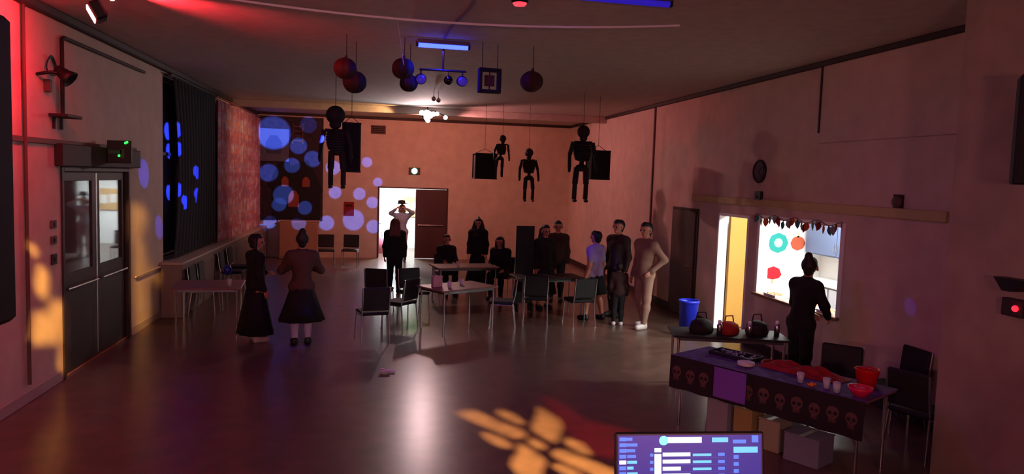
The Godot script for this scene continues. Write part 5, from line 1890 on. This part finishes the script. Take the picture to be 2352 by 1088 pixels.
# ------------------------------------------------------------------ people
func people() -> void:
	var V := func(x: float, y: float, z: float) -> Vector3: return Vector3(x, y, z)
	person("person in long dark coat and pale shoes beside the radiator-side table", {"at": V.call(-1.82, 0, -11.4), "facing": Vector3(0.8, 0, -0.5), "h": 1.6, "jacket": Color(0.06, 0.06, 0.07), "trousers": Color(0.05, 0.05, 0.06), "skirt": 0.12, "skirt_wide": 0.21, "shoes": Color(0.82, 0.72, 0.72), "hair": Color(0.07, 0.05, 0.05), "hair_style": "bob", "turn_head": -0.5,
		"j": {"elbow": Vector3(0.15, 0.64, 0.02), "wrist": Vector3(0.13, 0.62, 0.16), "ankle": Vector3(0.085, 0.045, 0.02), "ankle_b": Vector3(-0.085, 0.045, -0.02)}})
	person("person in black flared dress and pale knee socks with brown hair", {"at": V.call(-1.13, 0, -11.15), "facing": Vector3(-0.2, 0, -1), "h": 1.66, "jacket": Color(0.30, 0.20, 0.17), "top_name": "blouse", "trousers": Color(0.045, 0.045, 0.05), "skirt": 0.36, "skirt_wide": 0.21, "socks": Color(0.78, 0.74, 0.88), "hair": Color(0.09, 0.06, 0.05), "hair_style": "bun",
		"j": {"elbow": Vector3(0.17, 0.66, 0.05), "wrist": Vector3(0.11, 0.66, 0.14), "elbow_b": Vector3(-0.17, 0.66, 0.05), "wrist_b": Vector3(-0.11, 0.66, 0.14)}})
	person("person with red-brown hair and black hoodie in front of the bright doorway", {"at": V.call(0.31, 0, -16.0), "facing": Vector3(0.1, 0, -1), "h": 1.62, "jacket": Color(0.05, 0.05, 0.06), "trousers": Color(0.06, 0.06, 0.09), "hair": Color(0.35, 0.16, 0.10), "hair_style": "long"})
	person("person in pale blue top lifting a dark hat in the far doorway", {"at": V.call(0.62, 0, -22.1), "facing": Vector3(-0.1, 0, 1), "h": 1.68, "jacket": Color(0.55, 0.62, 0.72), "trousers": Color(0.6, 0.62, 0.66), "hair": Color(0.62, 0.45, 0.24), "hair_style": "bob",
		"j": {"elbow": Vector3(0.19, 0.86, 0.05), "wrist": Vector3(0.08, 0.93, 0.1), "elbow_b": Vector3(-0.19, 0.84, 0.06), "wrist_b": Vector3(-0.1, 0.92, 0.12)}})
	person("standing person in dark pointed hood and cloak before the far wall", {"at": V.call(2.24, 0, -17.0), "facing": Vector3(-0.3, 0, 1), "h": 1.6, "jacket": Color(0.05, 0.04, 0.04), "skirt": 0.08, "skirt_wide": 0.18, "trousers": Color(0.05, 0.04, 0.04), "hair": Color(0.05, 0.04, 0.04), "hair_style": "hood"})
	person("seated child in dark jumper beside the shut door leaf", {"at": V.call(1.42, 0, -15.95), "facing": Vector3(0.2, 0, 1), "h": 1.5, "seated": true, "jacket": Color(0.07, 0.06, 0.06), "trousers": Color(0.06, 0.06, 0.08), "hair": Color(0.1, 0.07, 0.05)})
	person("seated person in black at the middle table, arms spread on it", {"at": V.call(2.58, 0, -15.5), "facing": Vector3(-0.48, 0, 0.88), "h": 1.62, "seated": true, "lean": 0.3, "jacket": Color(0.06, 0.05, 0.05), "trousers": Color(0.05, 0.05, 0.06), "hair": Color(0.07, 0.05, 0.04), "hair_style": "bob"})
	person("broad dark-coated person standing next to the tall black board", {"at": V.call(3.2, 0, -14.15), "facing": Vector3(0.3, 0, 1), "h": 1.66, "jacket": Color(0.10, 0.06, 0.05), "trousers": Color(0.05, 0.04, 0.04), "skirt": 0.3, "skirt_wide": 0.17, "hair": Color(0.12, 0.07, 0.06), "hair_style": "long"})
	person("dark-haired person half hidden behind the broad dark-coated one", {"at": V.call(3.66, 0, -15.0), "facing": Vector3(-0.2, 0, 1), "h": 1.7, "jacket": Color(0.22, 0.10, 0.08), "trousers": Color(0.07, 0.06, 0.06), "hair": Color(0.05, 0.04, 0.04)})
	person("person in pale lilac shirt and black skirt among the group", {"at": V.call(3.9, 0, -13.0), "facing": Vector3(-0.6, 0, -0.8), "h": 1.64, "jacket": Color(0.62, 0.54, 0.68), "top_name": "shirt", "short_sleeves": true, "trousers": Color(0.05, 0.04, 0.05), "skirt": 0.5, "skirt_wide": 0.19, "hair": Color(0.06, 0.05, 0.05), "hair_style": "short",
		"j": {"ankle": Vector3(0.1, 0.045, 0.03), "knee": Vector3(0.08, 0.285, 0.04), "ankle_b": Vector3(-0.1, 0.045, -0.05), "knee_b": Vector3(-0.075, 0.285, 0.0)}})
	person("dark-clothed person with dark cap behind the tall adult", {"at": V.call(4.42, 0, -13.3), "facing": Vector3(-0.8, 0, 0.5), "h": 1.84, "jacket": Color(0.16, 0.09, 0.08), "trousers": Color(0.08, 0.06, 0.06), "hair": Color(0.04, 0.04, 0.06)})
	person("tall adult in tan clothes with pale blue sleeve near the right wall", {"at": V.call(4.58, 0, -12.25), "facing": Vector3(-0.85, 0, 0.35), "h": 1.86, "jacket": Color(0.50, 0.38, 0.32), "trousers": Color(0.56, 0.44, 0.37), "shoes": Color(0.75, 0.72, 0.7), "hair": Color(0.08, 0.06, 0.05), "turn_head": 0.2,
		"j": {"elbow": Vector3(0.15, 0.66, -0.1), "wrist": Vector3(0.11, 0.55, 0.02), "ankle": Vector3(0.06, 0.045, 0.04), "ankle_b": Vector3(-0.06, 0.045, -0.07)}})
	person("small child in dark red top in front of the tall adult", {"at": V.call(4.2, 0, -12.5), "facing": Vector3(0.3, 0, -1), "h": 1.12, "jacket": Color(0.2, 0.09, 0.08), "trousers": Color(0.07, 0.06, 0.07), "shoes": Color(0.85, 0.84, 0.84), "hair": Color(0.08, 0.05, 0.04)})
	person("person in black leaning on the serving hatch", {"at": V.call(5.18, 0, -8.3), "facing": Vector3(0.95, 0, -0.25), "h": 1.7, "lean": 0.12, "jacket": Color(0.035, 0.035, 0.04), "trousers": Color(0.03, 0.03, 0.035), "hair": Color(0.09, 0.06, 0.05), "hair_style": "bun", "turn_head": 0.4,
		"j": {"elbow_b": Vector3(-0.15, 0.66, 0.06), "wrist_b": Vector3(-0.09, 0.56, 0.17), "elbow": Vector3(0.15, 0.64, 0.08), "wrist": Vector3(0.1, 0.56, 0.2)}})
	# held things
	var t := thing("dark_hat", "dark hat lifted by the person in the far doorway", "hat", Vector3(0.60, 1.7, -22.02))
	var s := begin(false)
	lathe(s, [Vector2(0.2, 0), Vector2(0.19, 0.012), Vector2(0.11, 0.02)], Transform3D(), 18)
	part(t, "brim", s, mat("hat_dark", Color(0.05, 0.06, 0.09), 0.8))
	s = begin(false)
	lathe(s, [Vector2(0.11, 0.015), Vector2(0.1, 0.1), Vector2(0, 0.12)], Transform3D(), 18)
	part(t, "crown", s, mat("hat_dark", Color.BLACK))
	t = thing("blue_balloon", "small blue balloon beside the person in the long dark coat", "balloon", Vector3(-2.24, 1.05, -11.5))
	s = begin(false)
	ball(s, Vector3.ZERO, Vector3(0.065, 0.08, 0.065), 14, 10)
	part(t, "skin", s, mat("balloon_blue", Color(0.10, 0.16, 0.5), 0.3))
	s = begin(false)
	tube(s, [Vector3(0, -0.08, 0), Vector3(0.01, -0.2, 0.0), Vector3(0, -0.3, 0)], 0.004, 5)
	part(t, "string", s, mat("twine", Color.BLACK))

# ------------------------------------------------------------------ on the stage, close to the camera
func screen_print() -> ImageTexture:
	var im := Image.create(640, 400, false, Image.FORMAT_RGBA8)
	im.fill(Color(0.06, 0.11, 0.44))
	var k := 640.0 / 1920.0
	var pale := Color(0.35, 0.68, 0.92)
	var soft := Color(0.24, 0.42, 0.80)
	var white := Color(0.92, 1.0, 1.0)
	var bar := func(x0: float, y0: float, x1: float, y1: float, c: Color) -> void:
		im.fill_rect(Rect2i(int(x0 * k), int(y0 * k), int((x1 - x0) * k), maxi(2, int((y1 - y0) * k))), c)
	for r in 14:
		var y := 25.0 + r * 72.0
		bar.call(20, y, 110, y + 50, white if r == 4 else soft)
		bar.call(40 if r < 3 else 120, y + 4, 190.0 + 70.0 * absf(sin(r * 1.3)), y + 44, pale if r > 3 else soft)
	bar.call(600, 25, 1110, 100, white)
	for y in range(0, 50):
		for x in range(170, 230):
			if Vector2(x - 200, y - 22).length() < 20:
				im.set_pixel(x, y, Color(0.45, 0.98, 0.90))
	bar.call(1250, 35, 1470, 95, pale)
	bar.call(1530, 65, 1710, 115, soft)
	bar.call(1790, 10, 1880, 100, soft)
	bar.call(1540, 155, 1870, 235, pale)
	bar.call(480, 160, 570, 215, white)
	bar.call(480, 235, 570, 1200, white)
	for r in 11:
		var y := 220.0 + r * 88.0
		bar.call(590, y, 960 - 130 * (r % 3 / 2), y + 48, white)
		bar.call(990, y + 15, 1240, y + 50, pale if r < 5 else soft)
		bar.call(1330, y + 10, 1420, y + 50, soft)
		bar.call(1540, y + 40, 1610, y + 90, soft)
		bar.call(420, y + 10, 465, y + 50, soft)
		bar.call(590, y + 62, 1450, y + 66, Color(0.14, 0.2, 0.55))
	return ImageTexture.create_from_image(im)

func loudspeaker(label: String, at: Vector3, turn: float, size: Vector3) -> Node3D:
	var t := thing("loud_speaker", label, "loudspeaker", at, turn, "black loudspeakers")
	var s := begin()
	bx(s, Vector3(0, size.y / 2, 0), size, 0.015)
	part(t, "cabinet", s, mat("speaker_black", Color(0.02, 0.02, 0.022), 0.7))
	s = begin()
	bx(s, Vector3(0, size.y / 2, size.z / 2 + 0.006), Vector3(size.x - 0.04, size.y - 0.05, 0.012), 0.004)
	part(t, "grille", s, mat("grille_black", Color(0.03, 0.03, 0.03), 0.8))
	s = begin(false)
	lathe(s, [Vector2(0.045, 0), Vector2(0.05, 0.01), Vector2(0.02, 0.012), Vector2(0, 0.006)], Transform3D(Basis(Vector3.RIGHT, PI / 2), Vector3(0, size.y * 0.8, size.z / 2 + 0.012)), 16)
	part(t, "tweeter", s, mat("speaker_black", Color.BLACK))
	return t

func stage_things() -> void:
	var black := mat("black_metal", Color.BLACK)
	var pa := loudspeaker("black loudspeaker on a pole at the stage's edge, cut by the frame", Vector3(-1.168, 2.12, -2.0), 0.0, Vector3(0.4, 0.81, 0.38))
	var ps := thing("speaker_stand", "black tripod pole under the loudspeaker on the stage", "stand", Vector3(-1.168, 0.9, -2.0))
	var s := begin(false)
	tube(s, [Vector3(0, 0.05, 0), Vector3(0, 1.215, 0)], 0.018)
	part(ps, "pole", s, black)
	for k in 3:
		s = begin(false)
		var a := k * TAU / 3
		tube(s, [Vector3(0, 0.45, 0), Vector3(cos(a) * 0.4, 0.012, sin(a) * 0.4)], 0.012)
		part(ps, "leg", s, black)
	var sp := loudspeaker("black loudspeaker bracketed to the wall at the stage's side", Vector3(4.735, 2.63, -4.72), -PI / 2 + 0.9, Vector3(0.26, 0.8, 0.24))
	s = begin()
	bx(s, Vector3(-0.05, 0.4, -0.15), Vector3(0.06, 0.08, 0.08))
	part(sp, "bracket", s, black)
	# table with the laptop
	var tb := make_table("black table on the stage in front of the camera", Vector3(0.8, 0.9, -1.42), 0.0, 1.5, 0.6, mat("table_black", Color(0.03, 0.03, 0.03), 0.6), 0.82)
	tb.set_meta("label", "black table on the stage under the laptop")
	# the open laptop: screen spans the frame's lower edge
	var eye_r := Vector3(0.645, 2.03, -1.4)
	var d := Vector3(cos(0.0), 0, 0)
	var lp := thing("laptop_computer", "open laptop showing a blue file list on the stage table", "laptop", Vector3(0.70, 1.722, -1.48), -0.06)
	s = begin()
	bx(s, Vector3(0, 0.011, 0.10), Vector3(0.35, 0.022, 0.24), 0.005)
	part(lp, "base", s, mat("laptop_grey", Color(0.10, 0.10, 0.11), 0.4, 0.4))
	s = begin()
	for r in 5:
		for k in 13:
			bx(s, Vector3(-0.15 + k * 0.025, 0.024, 0.02 + r * 0.024), Vector3(0.02, 0.005, 0.019))
	var kb := part(lp, "keyboard", s, mat("key_black", Color(0.03, 0.03, 0.03), 0.6))
	kb.set_meta("kind", "stuff")
	var lid := Node3D.new()
	lid.name = "lid"
	lp.add_child(lid)
	lid.position = Vector3(0, 0.02, -0.02)
	lid.rotation.x = -0.16
	s = begin()
	bx(s, Vector3(0, 0.128, -0.006), Vector3(0.352, 0.244, 0.01), 0.004)
	part(lid, "shell", s, mat("laptop_grey", Color.BLACK))
	var sm := mat("screen_picture", Color(0.01, 0.01, 0.01), 0.4)
	sm.emission_enabled = true
	sm.emission = Color.BLACK
	sm.emission_texture = screen_print()
	sm.emission_energy_multiplier = 1.7
	var scr := hold(lid, "screen", print_sheet(0.338, 0.212), sm)
	scr.position = Vector3(0, 0.137, 0.0)
	area(lid, lid.to_global(Vector3(0, 0.137, 0.012)), lid.to_global(Vector3(0, 0.137, 1.0)), Vector2(0.338, 0.212), Color(0.3, 0.5, 1.0), 0.03)
